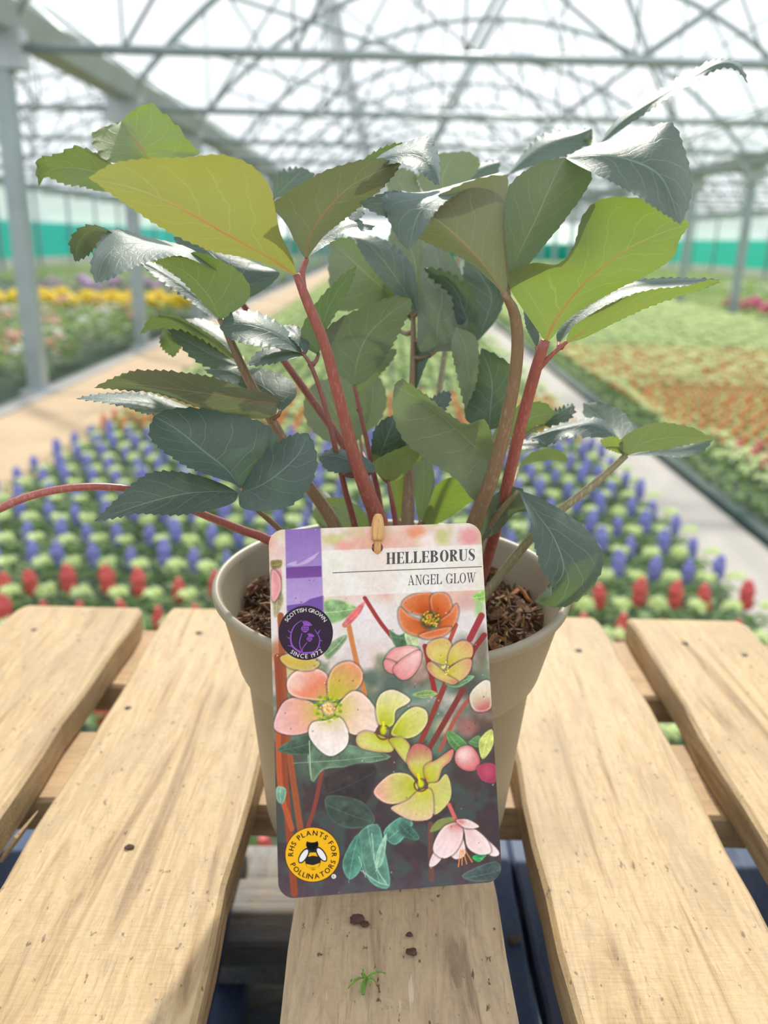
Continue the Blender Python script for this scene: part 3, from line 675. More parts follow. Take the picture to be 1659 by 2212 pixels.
LEAVES = []
def leaf(key, face, mid, A, B, dA, dB, mat='lf', teeth=1.0, wav=1.0, name='leaf', join=True):
    nu, nv = 76, 6
    m = catmull(mid, nu); a = catmull([mid[0][:2]] + A + [mid[-1][:2]], nu); b = catmull([mid[0][:2]] + B + [mid[-1][:2]], nu)
    length = np.linalg.norm(np.diff(m[:, :2], axis=0), axis=1).sum(); per = max(9, min(26, length / 17)); ph = rng(0, 6)
    vs, uvs = [], []
    for i in range(nu + 1):
        u = i / nu; env = math.sin(math.pi * min(1, max(0, u))) ** 0.8
        for j in range(-nv, nv + 1):
            t = abs(j) / nv; e, d = (a[i], dA) if j < 0 else (b[i], dB)
            xy = m[i, :2] * (1 - t) + e * t
            if t == 1 and teeth:
                o = e - m[i, :2]; L = np.linalg.norm(o) + 1e-6
                s = (u * per + (0 if j < 0 else .37)) % 1.0
                xy = xy + o / L * (6.4 * teeth * (s ** 1.3 - .35) * min(1, max(0, (u - .18) / .25)) * min(1, (1 - u) / .05))
            z = m[i, 2] + d * env * t ** 1.35 + wav * 0.0014 * math.sin(u * 11 + ph + (2 if j < 0 else 0)) * t * t * env
            vs.append(rel(P(xy[0], xy[1], z))); uvs.append((u, 0.5 + 0.5 * j / nv))
    W = 2 * nv + 1; fs = [(i * W + j, (i + 1) * W + j, (i + 1) * W + j + 1, i * W + j + 1) for i in range(nu) for j in range(W - 1)]
    # orient so that the leaf's upper side is the front side
    k = (nu // 2) * W + nv; s = Vector((0, 0, 0))
    for q in fs[::7]:
        p0, p1, p2 = vs[q[0]], vs[q[1]], vs[q[3]]; n = (p1 - p0).cross(p2 - p0); s += n
    c = vs[k] + POT; toward = s.dot(CAM - c) > 0
    if toward != (face == 'T'): fs = [tuple(reversed(q)) for q in fs]
    st = STALKS[key]; b0 = rel(P(*mid[0])); pts_, pm = SPTS[key]
    d0 = min((b0 - q).length for q in pts_)
    if join and d0 > 0.004:      # a leaf stem of its own where the blade does not sit on the stalk
        q0 = min((q for q in pts_), key=lambda q: (b0 - q).length + (0.02 if q.z > b0.z else 0)); mm = (b0 + q0) / 2; mm.z -= 0.15 * d0
        MB().tube([q0, q0 * .4 + mm * .6, mm * .6 + b0 * .4, b0 + (rel(P(*mid[1])) - b0) * .08], [.0014, .0012, .0010, .0007], 7).build('leaf_stem', pm, st, True)
    o = mesh_obj(name, vs, fs, M[mat], st, True); me = o.data
    uvl = me.uv_layers.new(name='UVMap'); idx = np.empty(len(me.loops), int); me.loops.foreach_get('vertex_index', idx)
    uvl.data.foreach_set('uv', np.array(uvs)[idx].ravel())
    return o

# stalks, front to back
stalk('s1', 'st_red', [(640, 592, .312, 16), (663, 650, .316, 22), (703, 750, .325, 24), (735, 870, .338, 26), (765, 985, .350, 29), (798, 1075, .362, 34), (825, 1150, .374, 38), (838, 1300, .386, 38)])
stalk('s1b', 'st_red', [(662, 560, .318, 12), (652, 590, .315, 15), (655, 625, .315, 16)])
stalk('s2', 'st_brown', [(1086, 630, .305, 14), (1112, 680, .312, 25), (1117, 770, .321, 27), (1096, 900, .335, 29), (1066, 1020, .350, 31), (1032, 1110, .365, 34), (1000, 1200, .38, 36), (960, 1300, .390, 36)])
stalk('s3', 'st_red', [(1178, 735, .325, 22), (1160, 790, .33, 25), (1130, 900, .345, 26), (1104, 1010, .36, 26), (1080, 1110, .378, 26), (1052, 1210, .398, 24), (1035, 1262, .404, 24)])
stalk('s3b', 'st_red', [(1225, 738, .326, 8), (1190, 768, .328, 11), (1165, 795, .331, 14)])
stalk('s4', 'st_olive', [(1352, 984, .372, 14), (1290, 1040, .372, 17), (1200, 1112, .375, 18), (1130, 1182, .38, 20), (1060, 1270, .385, 22), (1035, 1305, .386, 22)])
stalk('s5', 'st_brown', [(478, 690, .35, 12), (502, 745, .352, 17), (542, 830, .357, 20), (600, 930, .362, 22), (660, 1040, .37, 25), (720, 1130, .38, 28), (780, 1290, .388, 28)])
stalk('s6', 'st_wine', [(300, 372, .385, 8), (420, 520, .388, 10), (530, 665, .388, 13), (610, 775, .386, 15), (680, 872, .386, 17), (745, 968, .39, 18), (800, 1100, .40, 20), (830, 1280, .40, 20)])
stalk('s7', 'st_wine', [(652, 762, .35, 7), (672, 790, .35, 9), (700, 870, .355, 11), (725, 970, .36, 12), (746, 1060, .37, 13), (768, 1145, .38, 14), (790, 1290, .39, 14)])
stalk('s8', 'st_wine', [(765, 832, .37, 8), (785, 920, .375, 10), (802, 1000, .38, 11), (822, 1100, .39, 13), (835, 1285, .395, 14)])
stalk('s9', 'st_brown', [(893, 640, .405, 9), (893, 740, .404, 13), (890, 860, .402, 15), (884, 1000, .40, 20), (880, 1130, .40, 30), (872, 1285, .40, 32)])
stalk('s10', 'st_brown', [(520, 1056, .33, 8), (545, 1092, .34, 10), (605, 1145, .358, 13), (690, 1240, .378, 14), (720, 1290, .384, 14)])
stalk('s11', 'st_red', [(-190, 1215, .292, 13), (-110, 1152, .296, 16), (0, 1098, .305, 18), (70, 1070, .31, 17), (150, 1054, .316, 17), (240, 1052, .325, 16), (330, 1068, .335, 16), (440, 1112, .350, 17), (520, 1144, .362, 19), (590, 1172, .372, 21), (700, 1255, .388, 22)])
stalk('s13', 'st_wine', [(838, 1038, .378, 6), (846, 1080, .38, 11), (855, 1140, .385, 12), (860, 1285, .39, 12)])
stalk('s14', 'st_olive', [(1118, 1062, .362, 10), (1080, 1105, .37, 14), (1030, 1180, .385, 16), (985, 1290, .392, 16)])
stalk('s16', 'st_olive', [(1064, 960, .385, 9), (1052, 1050, .39, 12), (1010, 1180, .398, 14), (940, 1285, .40, 14)])
stalk('s17', 'st_olive', [(1000, 400, .455, 9), (985, 600, .45, 11), (955, 800, .44, 13), (930, 1000, .425, 15), (915, 1190, .415, 16), (905, 1270, .412, 16)])
stalk('s18', 'st_wine', [(912, 1128, .40, 14), (905, 1145, .40, 18), (900, 1170, .402, 22), (890, 1282, .402, 24)])

# --- upper left, nearest the camera
leaf('s1', 'U', [(642, 598, .313), (570, 552, .297), (480, 502, .284), (390, 450, .277), (290, 408, .275), (190, 384, .279)],
     [(632, 560), (606, 505), (594, 450), (583, 405), (555, 368), (515, 344), (470, 333), (400, 340), (330, 342), (250, 352)],
     [(605, 582), (545, 560), (470, 545), (405, 522), (345, 490), (285, 450), (235, 415)], -.014, .010, 'lfy', .9)
leaf('s1b', 'U', [(662, 562, .318), (668, 515, .313), (700, 462, .307), (755, 405, .302), (815, 372, .300), (868, 352, .303)],
     [(640, 530), (622, 490), (600, 462), (582, 450), (600, 430), (650, 398), (705, 368), (770, 348), (820, 342)],
     [(675, 542), (705, 505), (755, 465), (805, 425), (845, 385)], -.012, .012, 'lfo', .8)
leaf('s1b', 'T', [(802, 352, .306), (850, 335, .300), (900, 335, .297), (935, 360, .293), (951, 404, .290)],
     [(835, 325), (885, 305), (924, 294), (942, 318), (950, 350)], [(830, 356), (865, 352), (900, 366), (930, 390)], .012, -.006, 'lf', .7, join=False)
leaf('s1b', 'U', [(770, 372, .313), (800, 350, .312), (840, 322, .313), (885, 312, .315)], [(785, 345), (820, 322), (855, 310)], [(800, 362), (845, 345), (880, 325)], -.003, .003, 'lf', .8, join=False)
leaf('s6', 'U', [(325, 352, .372), (305, 320, .37), (285, 290, .372), (262, 262, .378)],
     [(385, 345), (430, 332), (410, 308), (385, 275), (352, 243), (322, 224), (285, 240)], [(275, 356), (225, 345), (203, 315), (200, 288), (232, 272)], -.014, -.012, 'lfr', 1.0)
leaf('s6', 'U', [(258, 402, .372), (205, 372, .368), (150, 362, .366), (108, 368, .366), (84, 402, .368)],
     [(245, 358), (205, 330), (165, 316), (120, 334), (84, 342), (78, 368)], [(225, 414), (180, 404), (140, 398), (110, 385), (92, 384)], -.012, .004, 'lf', 1.0)
# --- left, middle height
leaf('s5', 'T', [(470, 585, .335), (410, 545, .328), (330, 528, .318), (262, 530, .308), (225, 560, .300), (207, 612, .297)],
     [(455, 565), (400, 532), (320, 512), (245, 494), (212, 525), (196, 575)], [(440, 572), (385, 552), (330, 562), (280, 582), (240, 602)], .012, -.012, 'lf', .9, join=False)
leaf('s5', 'U', [(476, 692, .350), (450, 640, .344), (415, 600, .340), (375, 575, .338), (330, 563, .338)],
     [(530, 655), (540, 622), (515, 585), (470, 560), (425, 545), (375, 553)], [(455, 672), (420, 635), (385, 600), (350, 575)], -.012, .006, 'lf', .7)
leaf('s5', 'T', [(476, 694, .354), (430, 645, .354), (385, 610, .352), (340, 582, .35), (300, 563, .35)],
     [(455, 660), (420, 622), (375, 592), (335, 568)], [(450, 680), (405, 648), (365, 620), (325, 590)], .01, -.006, 'lfd', .9)
leaf('s5', 'U', [(255, 512, .317), (215, 498, .321), (185, 505, .324), (168, 530, .325), (163, 566, .327)],
     [(225, 492), (188, 486), (160, 503), (150, 530)], [(225, 520), (205, 535), (190, 552)], -.006, .006, 'lfd', .9, join=False)
leaf('s5', 'T', [(500, 660, .37), (505, 610, .37), (480, 570, .372), (440, 535, .376), (384, 500, .38)],
     [(475, 630), (440, 590), (400, 555), (378, 520)], [(560, 632), (603, 592), (560, 572), (500, 545), (430, 508)], -.006, .006, 'lfd', .9)
leaf('s7', 'T', [(655, 765, .352), (620, 735, .347), (575, 712, .342), (525, 700, .338), (474, 706, .336)],
     [(640, 735), (605, 700), (550, 672), (500, 676)], [(632, 758), (590, 750), (540, 745), (495, 730)], .012, -.01, 'lf', .9)
leaf('s7', 'T', [(660, 768, .35), (652, 745, .352), (640, 722, .355), (615, 702, .36)], [(648, 750), (625, 728), (608, 712)], [(668, 745), (655, 715), (635, 702)], -.004, .006, 'lf', .6)
leaf('s7', 'T', [(655, 768, .35), (620, 764, .346), (575, 770, .342), (532, 787, .34)], [(635, 752), (600, 748), (560, 758)], [(630, 775), (590, 785), (555, 790)], .01, -.006, 'lf', .7)
leaf('s5', 'U', [(512, 778, .372), (465, 748, .37), (415, 712, .366), (360, 694, .362), (302, 722, .36)],
     [(480, 742), (430, 708), (375, 680), (325, 688)], [(475, 765), (420, 738), (370, 712), (330, 712)], -.006, .004, 'lf', .6)
leaf('s5', 'T', [(520, 792, .366), (470, 772, .362), (420, 745, .36), (362, 712, .36)], [(480, 762), (430, 730), (395, 714)], [(480, 800), (430, 785), (390, 748)], .008, -.006, 'lf', .9)
leaf('s5', 'U', [(352, 708, .366), (362, 730, .366), (372, 752, .368), (374, 772, .37)], [(345, 735), (352, 755)], [(378, 725), (392, 745), (385, 760)], -.002, .002, 'lf', .8, join=False)
leaf('s5', 'T', [(528, 775, .385), (480, 735, .388), (430, 708, .392), (392, 692, .395)], [(495, 722), (455, 694), (420, 688)], [(500, 768), (455, 740), (415, 712)], .012, -.006, 'lf', .4)
leaf('s5', 'U', [(600, 872, .335), (520, 862, .328), (430, 848, .320), (330, 835, .313), (260, 828, .309), (203, 838, .308)],
     [(598, 856), (540, 842), (470, 818), (390, 804), (300, 800), (240, 818)], [(592, 898), (545, 905), (480, 895), (410, 874), (340, 850), (260, 842)], -.012, .010, 'lfo', .9)
leaf('s5', 'T', [(608, 890, .355), (590, 850, .36), (540, 820, .368), (490, 800, .376), (440, 798, .382)], [(640, 855), (632, 825), (590, 803), (530, 793)], [(570, 868), (510, 835), (460, 812)], .006, -.004, 'lf', .7)
leaf('s5', 'T', [(430, 892, .335), (360, 878, .328), (290, 868, .322), (225, 862, .317), (164, 861, .314)], [(385, 870), (320, 850), (260, 848), (205, 852)], [(365, 892), (300, 884), (235, 872)], .010, -.006, 'lf', .8)
leaf('s5', 'U', [(392, 893, .338), (350, 888, .336), (310, 886, .335), (275, 880, .334)], [(350, 882), (315, 880)], [(345, 896), (310, 893)], .002, -.004, 'lf', .6)
# --- the three dark leaflets, lower left
leaf('s10', 'T', [(520, 1056, .331), (490, 1015, .327), (440, 975, .322), (385, 930, .318), (332, 898, .318)],
     [(548, 1020), (585, 985), (602, 950), (570, 915), (500, 894), (420, 881), (365, 884)], [(498, 1042), (455, 1028), (400, 1006), (350, 972), (322, 940)], .010, -.012, 'lfd', .9)
leaf('s10', 'T', [(516, 1066, .331), (560, 1050, .325), (605, 1020, .321), (645, 980, .320), (666, 936, .323)],
     [(528, 1040), (555, 1000), (592, 962), (635, 938)], [(520, 1095), (560, 1104), (620, 1095), (662, 1062), (684, 1010), (680, 965)], .008, -.006, 'lfd', .8)
leaf('s10', 'T', [(514, 1064, .331), (450, 1062, .324), (380, 1070, .317), (290, 1095, .310), (203, 1126, .306)],
     [(480, 1045), (420, 1025), (345, 1018), (298, 1036), (250, 1080)], [(505, 1085), (455, 1102), (380, 1113), (300, 1110), (240, 1120)], .002, -.004, 'lfd', .9)
leaf('s11', 'T', [(-190, 1215, .292), (-250, 1270, .288), (-310, 1345, .286), (-350, 1440, .288)], [(-270, 1230), (-350, 1290), (-380, 1380)], [(-200, 1280), (-240, 1360), (-300, 1420)], .006, -.006, 'lfd', .9)
# --- middle
leaf('s8', 'U', [(765, 835, .372), (772, 780, .366), (795, 725, .362), (840, 680, .36), (888, 645, .362)],
     [(722, 800), (702, 750), (705, 712), (745, 682), (800, 658), (850, 640)], [(800, 815), (840, 760), (872, 700), (888, 668)], -.010, .008, 'lfd', .8)
leaf('s9', 'U', [(860, 660, .425), (830, 625, .425), (790, 590, .425), (745, 548, .43), (712, 522, .435)], [(850, 600), (830, 555), (785, 520), (745, 512)], [(800, 662), (742, 672), (716, 645), (710, 590)], -.006, -.006, 'lf', .9)
leaf('s9', 'T', [(903, 678, .40), (868, 620, .395), (830, 565, .392), (792, 525, .392), (757, 510, .394)], [(855, 640), (800, 575), (770, 528)], [(902, 625), (888, 570), (850, 528), (800, 508)], -.006, .010, 'lf', .4)
leaf('s7', 'T', [(688, 768, .36), (695, 710, .358), (720, 645, .356), (770, 573, .356)], [(652, 742), (655, 700), (690, 645), (735, 598)], [(705, 715), (735, 660), (762, 605)], -.006, .008, 'lf', .6)
leaf('s9', 'U', [(893, 700, .41), (900, 620, .408), (895, 560, .41), (870, 505, .415)], [(840, 640), (828, 580), (842, 525)], [(925, 620), (925, 560), (900, 510)], -.006, .006, 'lf', .5)
leaf('s9', 'T', [(896, 850, .404), (905, 790, .402), (918, 740, .404), (920, 700, .41)], [(892, 800), (900, 740)], [(915, 800), (935, 740)], .004, -.004, 'lfd', .4)
leaf('s9', 'U', [(945, 760, .398), (945, 700, .395), (955, 640, .395), (945, 560, .40), (935, 520, .405)], [(905, 755), (902, 680), (908, 600), (918, 540)], [(1005, 750), (1010, 680), (1000, 600), (970, 545)], .004, -.006, 'lfd', .4)
leaf('s9', 'T', [(1020, 725, .39), (1005, 680, .388), (985, 630, .388), (955, 598, .39), (916, 578, .392)], [(980, 705), (978, 650), (955, 620), (930, 600)], [(1035, 690), (1028, 645), (995, 605), (955, 582)], .006, -.008, 'lfd', 1.2)
leaf('s16', 'T', [(1030, 740, .42), (1050, 690, .42), (1062, 640, .422), (1035, 590, .425), (1005, 560, .43)], [(1010, 700), (1000, 640), (1000, 590)], [(1072, 690), (1088, 640), (1060, 590)], .006, -.004, 'lfd', .6)
leaf('s16', 'U', [(985, 705, .385), (1005, 750, .38), (1012, 810, .378), (1005, 884, .38)], [(975, 745), (985, 800), (995, 845)], [(1025, 725), (1034, 765), (1028, 830)], .002, -.006, 'lf', .7)
leaf('s16', 'T', [(1055, 930, .382), (1060, 880, .38), (1062, 820, .382), (1040, 752, .388)], [(1008, 908), (1008, 860), (1025, 800)], [(1092, 915), (1112, 860), (1112, 800), (1075, 768)], .004, -.008, 'lf', .8)
leaf('s16', 'U', [(1064, 1000, .368), (1005, 945, .358), (930, 880, .35), (852, 832, .346)],
     [(1062, 945), (1045, 906), (1005, 916), (960, 886), (905, 842), (868, 820)], [(1052, 1060), (1025, 1082), (985, 1035), (920, 992), (872, 950), (848, 890)], -.010, .006, 'lf', .8)
leaf('s16', 'T', [(905, 905, .366), (935, 885, .372), (955, 860, .378), (972, 845, .382)], [(910, 880), (935, 858), (958, 846)], [(935, 905), (962, 885), (974, 862)], .004, -.003, 'lfd', .9, join=False)
leaf('s7', 'T', [(812, 1020, .362), (770, 1000, .36), (725, 985, .357), (686, 985, .355)], [(800, 995), (760, 975), (715, 970)], [(785, 1022), (740, 1022), (705, 1015)], .008, -.006, 'lfd', .6)
leaf('s13', 'U', [(838, 1040, .378), (850, 1010, .374), (880, 985, .37), (915, 960, .37)], [(812, 1020), (805, 1000), (840, 978), (885, 962)], [(862, 1035), (895, 1005), (912, 985)], -.006, .004, 'lfr', .5)
leaf('s13', 'T', [(812, 1010, .385), (830, 960, .38), (845, 920, .38), (855, 895, .385)], [(802, 975), (808, 930), (830, 905)], [(845, 995), (880, 955), (880, 920)], -.004, .004, 'lfd', .6)
leaf('s8', 'U', [(765, 960, .415), (740, 920, .415), (715, 870, .418), (690, 820, .425)], [(700, 950), (660, 905), (660, 850)], [(785, 930), (790, 860), (750, 815)], -.006, .004, 'lf', .6)
leaf('s8', 'U', [(770, 850, .40), (790, 815, .40), (820, 780, .402), (858, 755, .405)], [(772, 815), (800, 775), (835, 755)], [(790, 840), (825, 805), (850, 775)], -.003, .004, 'lf', .5)
leaf('s8', 'U', [(775, 945, .42), (800, 900, .425), (805, 850, .43), (800, 800, .435)], [(765, 900), (770, 850)], [(820, 910), (835, 860), (820, 815)], -.003, .004, 'lf', .5)
# --- right, nearest the camera
leaf('s2', 'U', [(1090, 642, .306), (1055, 585, .300), (1005, 530, .294), (950, 480, .289), (905, 455, .288)],
     [(1100, 590), (1092, 520), (1090, 450), (1096, 384), (1040, 384), (975, 408), (930, 432)], [(1065, 612), (1005, 562), (930, 528), (880, 500), (888, 472)], -.010, .008, 'lfo', .7)
leaf('s2', 'T', [(1092, 376, .296), (1020, 402, .288), (950, 428, .282), (905, 462, .277), (882, 540, .272)],
     [(1075, 374), (1005, 392), (920, 414), (830, 420), (838, 470), (862, 520)], [(1060, 388), (990, 418), (945, 452), (915, 500)], .012, -.004, 'lf', .6, join=False)
leaf('s2', 'T', [(930, 442, .284), (880, 440, .286), (830, 440, .290), (775, 438, .296)], [(900, 420), (850, 412), (805, 425)], [(890, 452), (845, 470), (800, 455)], .006, -.004, 'lf', .6, join=False)
leaf('s2', 'U', [(1098, 612, .310), (1125, 540, .303), (1160, 470, .298), (1190, 400, .294), (1218, 340, .292)],
     [(1092, 560), (1085, 480), (1090, 420), (1120, 380), (1170, 350)], [(1130, 585), (1180, 525), (1235, 455), (1278, 385), (1255, 350)], -.008, .010, 'lfd', .5)
leaf('s2', 'T', [(1222, 342, .293), (1290, 335, .286), (1360, 345, .280), (1430, 385, .274), (1470, 486, .268)],
     [(1255, 322), (1330, 298), (1405, 275), (1450, 266), (1475, 310), (1494, 385), (1490, 440)], [(1250, 358), (1310, 388), (1370, 420), (1425, 455)], .016, -.006, 'lf', .9, join=False)
leaf('s3', 'U', [(1178, 738, .326), (1215, 672, .318), (1270, 605, .311), (1345, 545, .305), (1425, 505, .302), (1492, 484, .302)],
     [(1148, 695), (1104, 628), (1102, 594), (1150, 568), (1205, 570), (1240, 530), (1258, 468), (1300, 430), (1380, 428), (1445, 448)],
     [(1192, 730), (1225, 692), (1275, 658), (1345, 620), (1405, 590), (1455, 555), (1468, 518)], -.014, .008, 'lfr', .5)
leaf('s3b', 'U', [(1222, 742, .327), (1290, 700, .322), (1370, 665, .318), (1460, 632, .316), (1556, 610, .316)],
     [(1232, 712), (1262, 688), (1320, 655), (1395, 628), (1480, 618), (1535, 604)], [(1262, 730), (1335, 694), (1415, 658), (1495, 632)], -.006, .004, 'lfr', .6)
leaf('s3b', 'T', [(1205, 745, .332), (1235, 690, .336), (1300, 640, .340), (1400, 612, .338), (1480, 608, .330), (1556, 604, .322)],
     [(1205, 715), (1250, 660), (1330, 615), (1400, 602), (1480, 600)], [(1235, 712), (1290, 672), (1350, 640), (1410, 628), (1490, 616)], .006, -.008, 'lf', .8)
leaf('s3', 'T', [(1160, 752, .332), (1145, 720, .336), (1135, 690, .34), (1130, 665, .345)], [(1150, 735), (1136, 705)], [(1165, 725), (1155, 690)], .003, -.003, 'lfd', .3)
# --- right, lower
leaf('s4', 'U', [(1350, 986, .372), (1395, 955, .368), (1450, 945, .366), (1500, 946, .366), (1552, 944, .368)],
     [(1338, 955), (1375, 926), (1425, 913), (1490, 922), (1525, 938)], [(1385, 976), (1440, 970), (1500, 958), (1530, 952)], -.008, .006, 'lf', .5)
leaf('s4', 'T', [(1355, 985, .374), (1410, 978, .378), (1480, 968, .384), (1540, 952, .388)], [(1410, 962), (1480, 955), (1520, 946)], [(1410, 984), (1470, 988), (1515, 976)], .006, -.004, 'lf', .6)
leaf('s4', 'T', [(1350, 984, .374), (1335, 945, .39), (1310, 915, .40), (1260, 870, .41)], [(1330, 975), (1290, 935), (1262, 900)], [(1370, 935), (1345, 890), (1300, 870)], -.004, .006, 'lf', .6)
leaf('s4', 'T', [(1335, 945, .372), (1280, 918, .37), (1215, 925, .368), (1140, 948, .366)], [(1300, 905), (1240, 908), (1185, 925)], [(1290, 945), (1225, 945), (1185, 960)], .010, -.006, 'lfd', 1.0)
leaf('s4', 'U', [(1345, 982, .374), (1330, 965, .368), (1315, 952, .364), (1296, 950, .362)], [(1345, 955), (1325, 943)], [(1325, 975), (1305, 966)], -.003, .003, 'lfr', .7, join=False)
leaf('s16', 'U', [(1060, 950, .392), (1105, 925, .39), (1155, 900, .388), (1200, 892, .388)], [(1080, 912), (1125, 874), (1175, 870)], [(1100, 945), (1160, 932), (1195, 910)], -.006, .005, 'lf', .6)
leaf('s16', 'T', [(1170, 915, .392), (1195, 905, .388), (1215, 895, .386), (1238, 872, .388)], [(1190, 890), (1212, 880)], [(1195, 925), (1225, 912), (1242, 890)], .004, -.004, 'lf', 1.2)
leaf('s16', 'T', [(1060, 985, .395), (1110, 965, .395), (1160, 958, .396), (1205, 960, .398)], [(1105, 956), (1155, 950)], [(1110, 972), (1160, 968)], .004, -.003, 'lf', .4)
leaf('s14', 'U', [(1118, 1012, .40), (1150, 988, .402), (1190, 978, .404), (1230, 998, .406)], [(1145, 980), (1190, 968), (1220, 982)], [(1150, 1000), (1190, 994)], -.003, .003, 'lf', .2)
leaf('s14', 'T', [(1120, 1058, .362), (1160, 1110, .352), (1200, 1170, .346), (1215, 1240, .344), (1155, 1300, .348)],
     [(1165, 1075), (1225, 1110), (1270, 1148), (1302, 1198), (1292, 1250), (1245, 1300), (1195, 1312)], [(1142, 1115), (1155, 1180), (1172, 1235), (1190, 1262)], .008, -.006, 'lf', .7)
leaf('s14', 'U', [(1035, 1170, .378), (1060, 1120, .374), (1090, 1080, .37), (1130, 1056, .368)], [(1038, 1120), (1062, 1075), (1100, 1052)], [(1075, 1150), (1110, 1110), (1140, 1100)], -.004, .004, 'lfd', .2)
leaf('s14', 'U', [(1155, 1298, .347), (1172, 1285, .343), (1185, 1272, .342), (1192, 1255, .344)], [(1165, 1302), (1190, 1290)], [(1162, 1290), (1180, 1268)], -.001, .001, 'lf', .0, join=False)
# --- back row against the roof
leaf('s17', 'U', [(960, 420, .44), (955, 390, .44), (965, 360, .442), (985, 328, .445)], [(915, 415), (905, 370), (940, 335)], [(1000, 405), (1030, 370), (1035, 345), (1010, 328)], -.006, .004, 'lf', .8)
leaf('s17', 'U', [(915, 425, .435), (880, 415, .435), (860, 390, .437), (870, 362, .44)], [(850, 425), (836, 400), (845, 375)], [(905, 400), (895, 372)], -.004, .003, 'lf', .8)
leaf('s17', 'T', [(980, 400, .47), (1010, 380, .47), (1045, 362, .472), (1082, 348, .475)], [(1000, 365), (1040, 350)], [(1025, 400), (1070, 380)], .006, -.004, 'lf', .9)
leaf('s17', 'T', [(1095, 380, .44), (1140, 340, .436), (1190, 310, .432), (1235, 295, .43), (1278, 277, .43)], [(1120, 345), (1158, 300), (1205, 282), (1250, 282)], [(1140, 362), (1200, 345), (1250, 325), (1275, 302)], .012, -.006, 'lf', 1.3)
leaf('s17', 'U', [(1258, 316, .43), (1266, 305, .428), (1272, 296, .428), (1279, 280, .43)], [(1262, 302), (1270, 288)], [(1275, 314), (1280, 296)], -.001, .001, 'lf', .5, join=False)
leaf('s17', 'T', [(1290, 318, .40), (1345, 262, .395), (1420, 212, .39), (1490, 170, .386), (1550, 138, .384), (1590, 142, .383), (1616, 180, .384)],
     [(1330, 262), (1405, 208), (1480, 160), (1545, 130), (1595, 134)], [(1360, 268), (1425, 224), (1490, 182), (1550, 150), (1590, 152)], .016, -.004, 'lf', 1.2)
leaf('s6', 'T', [(590, 430, .42), (615, 405, .42), (635, 385, .422), (655, 362, .425)], [(590, 395), (610, 368), (640, 362)], [(630, 420), (670, 395), (680, 378)], .003, -.003, 'lf', 1.2)
leaf('s1b', 'T', [(664, 556, .320), (690, 520, .330), (730, 498, .336), (770, 485, .342), (812, 488, .345)], [(715, 490), (750, 470), (785, 474)], [(735, 512), (775, 500), (800, 496)], .008, -.004, 'lf', .6)
leaf('s1b', 'T', [(755, 482, .343), (765, 450, .350), (770, 430, .356), (765, 410, .362)], [(740, 460), (745, 430)], [(785, 465), (785, 430)], .003, -.003, 'lf', .7, join=False)
leaf('s9', 'U', [(850, 700, .43), (870, 600, .435), (880, 520, .44), (875, 450, .45)], [(825, 640), (835, 540), (850, 480)], [(910, 620), (925, 540), (905, 470)], -.004, .004, 'lf', .5)
# --- sheaths and young leaves low in the pot
leaf('s18', 'U', [(905, 1140, .40), (945, 1090, .395), (985, 1055, .39), (1030, 1040, .388)], [(925, 1090), (945, 1045), (985, 1030)], [(950, 1130), (1000, 1095), (1040, 1068)], -.006, .006, 'lfr', .0)
leaf('s9', 'U', [(800, 1145, .41), (765, 1120, .412), (730, 1095, .416), (690, 1085, .42)], [(790, 1110), (750, 1080), (715, 1074)], [(760, 1145), (710, 1140), (675, 1115)], -.004, .004, 'lf', .2)
leaf('s9', 'U', [(905, 1130, .405), (915, 1060, .404), (915, 1000, .406), (905, 960, .41)], [(895, 1070), (895, 1000)], [(935, 1080), (935, 1010)], -.002, .002, 'lf', .2)
leaf('s9', 'U', [(862, 1130, .405), (862, 1060, .404), (868, 1000, .406), (880, 960, .41)], [(840, 1070), (852, 1000)], [(875, 1070), (880, 1000)], -.002, .002, 'lfr', .2)
leaf('s6', 'U', [(700, 1150, .42), (705, 1110, .425), (700, 1080, .43), (690, 1050, .436)], [(680, 1120), (676, 1085)], [(730, 1120), (725, 1085)], -.002, .002, 'lf', .2)

# ------------------------------------------------------------------ the printed label card
TLc, TRc, BRc, BLc = Vector((-0.0425, 0.2812, 1.0176)), Vector((0.0366, 0.2901, 1.0193)), Vector((0.0455, 0.2339, 0.9028)), Vector((-0.0337, 0.225, 0.9011))
CO = (TLc + TRc + BRc + BLc) / 4
EX = ((TRc - TLc) + (BRc - BLc)).normalized(); EY = ((TLc - BLc) + (TRc - BRc)); EY = (EY - EX * EY.dot(EX)).normalized(); EN = EX.cross(EY)
if EN.dot(CAM - CO) < 0: EN = -EN
CW, CH, CR = 0.0797, 0.1297, 0.0056
card = empty('plant_label', CO); card.matrix_world = Matrix(((EX.x, EY.x, EN.x, CO.x), (EX.y, EY.y, EN.y, CO.y), (EX.z, EY.z, EN.z, CO.z), (0, 0, 0, 1)))
tag(card, 'glossy printed plant label with hellebore flowers, hung on a bamboo peg before the pot', 'label')
def CL(x, y):
    """photo pixel -> card plane coordinates"""
    d = fwd + rgt * ((x - 829.5) / FPX) - upv * ((y - 1106.0) / FPX); t = (CO - CAM).dot(EN) / d.dot(EN); q = CAM + d * t - CO
    return q.dot(EX), q.dot(EY)
HX, HY = CL(815, 1183); HR = 0.0021
def card_edge(a):
    """rounded-rectangle boundary seen from the hole at angle a"""
    d = np.array([math.cos(a), math.sin(a)]); lo, hi = 0.0, 0.3
    for _ in range(40):
        m = (lo + hi) / 2; x, y = abs(HX + d[0] * m), abs(HY + d[1] * m); qx, qy = x - (CW / 2 - CR), y - (CH / 2 - CR)
        s = math.hypot(max(qx, 0), max(qy, 0)) + min(max(qx, qy), 0) - CR
        if s < 0: lo = m
        else: hi = m
    return HX + d[0] * lo, HY + d[1] * lo
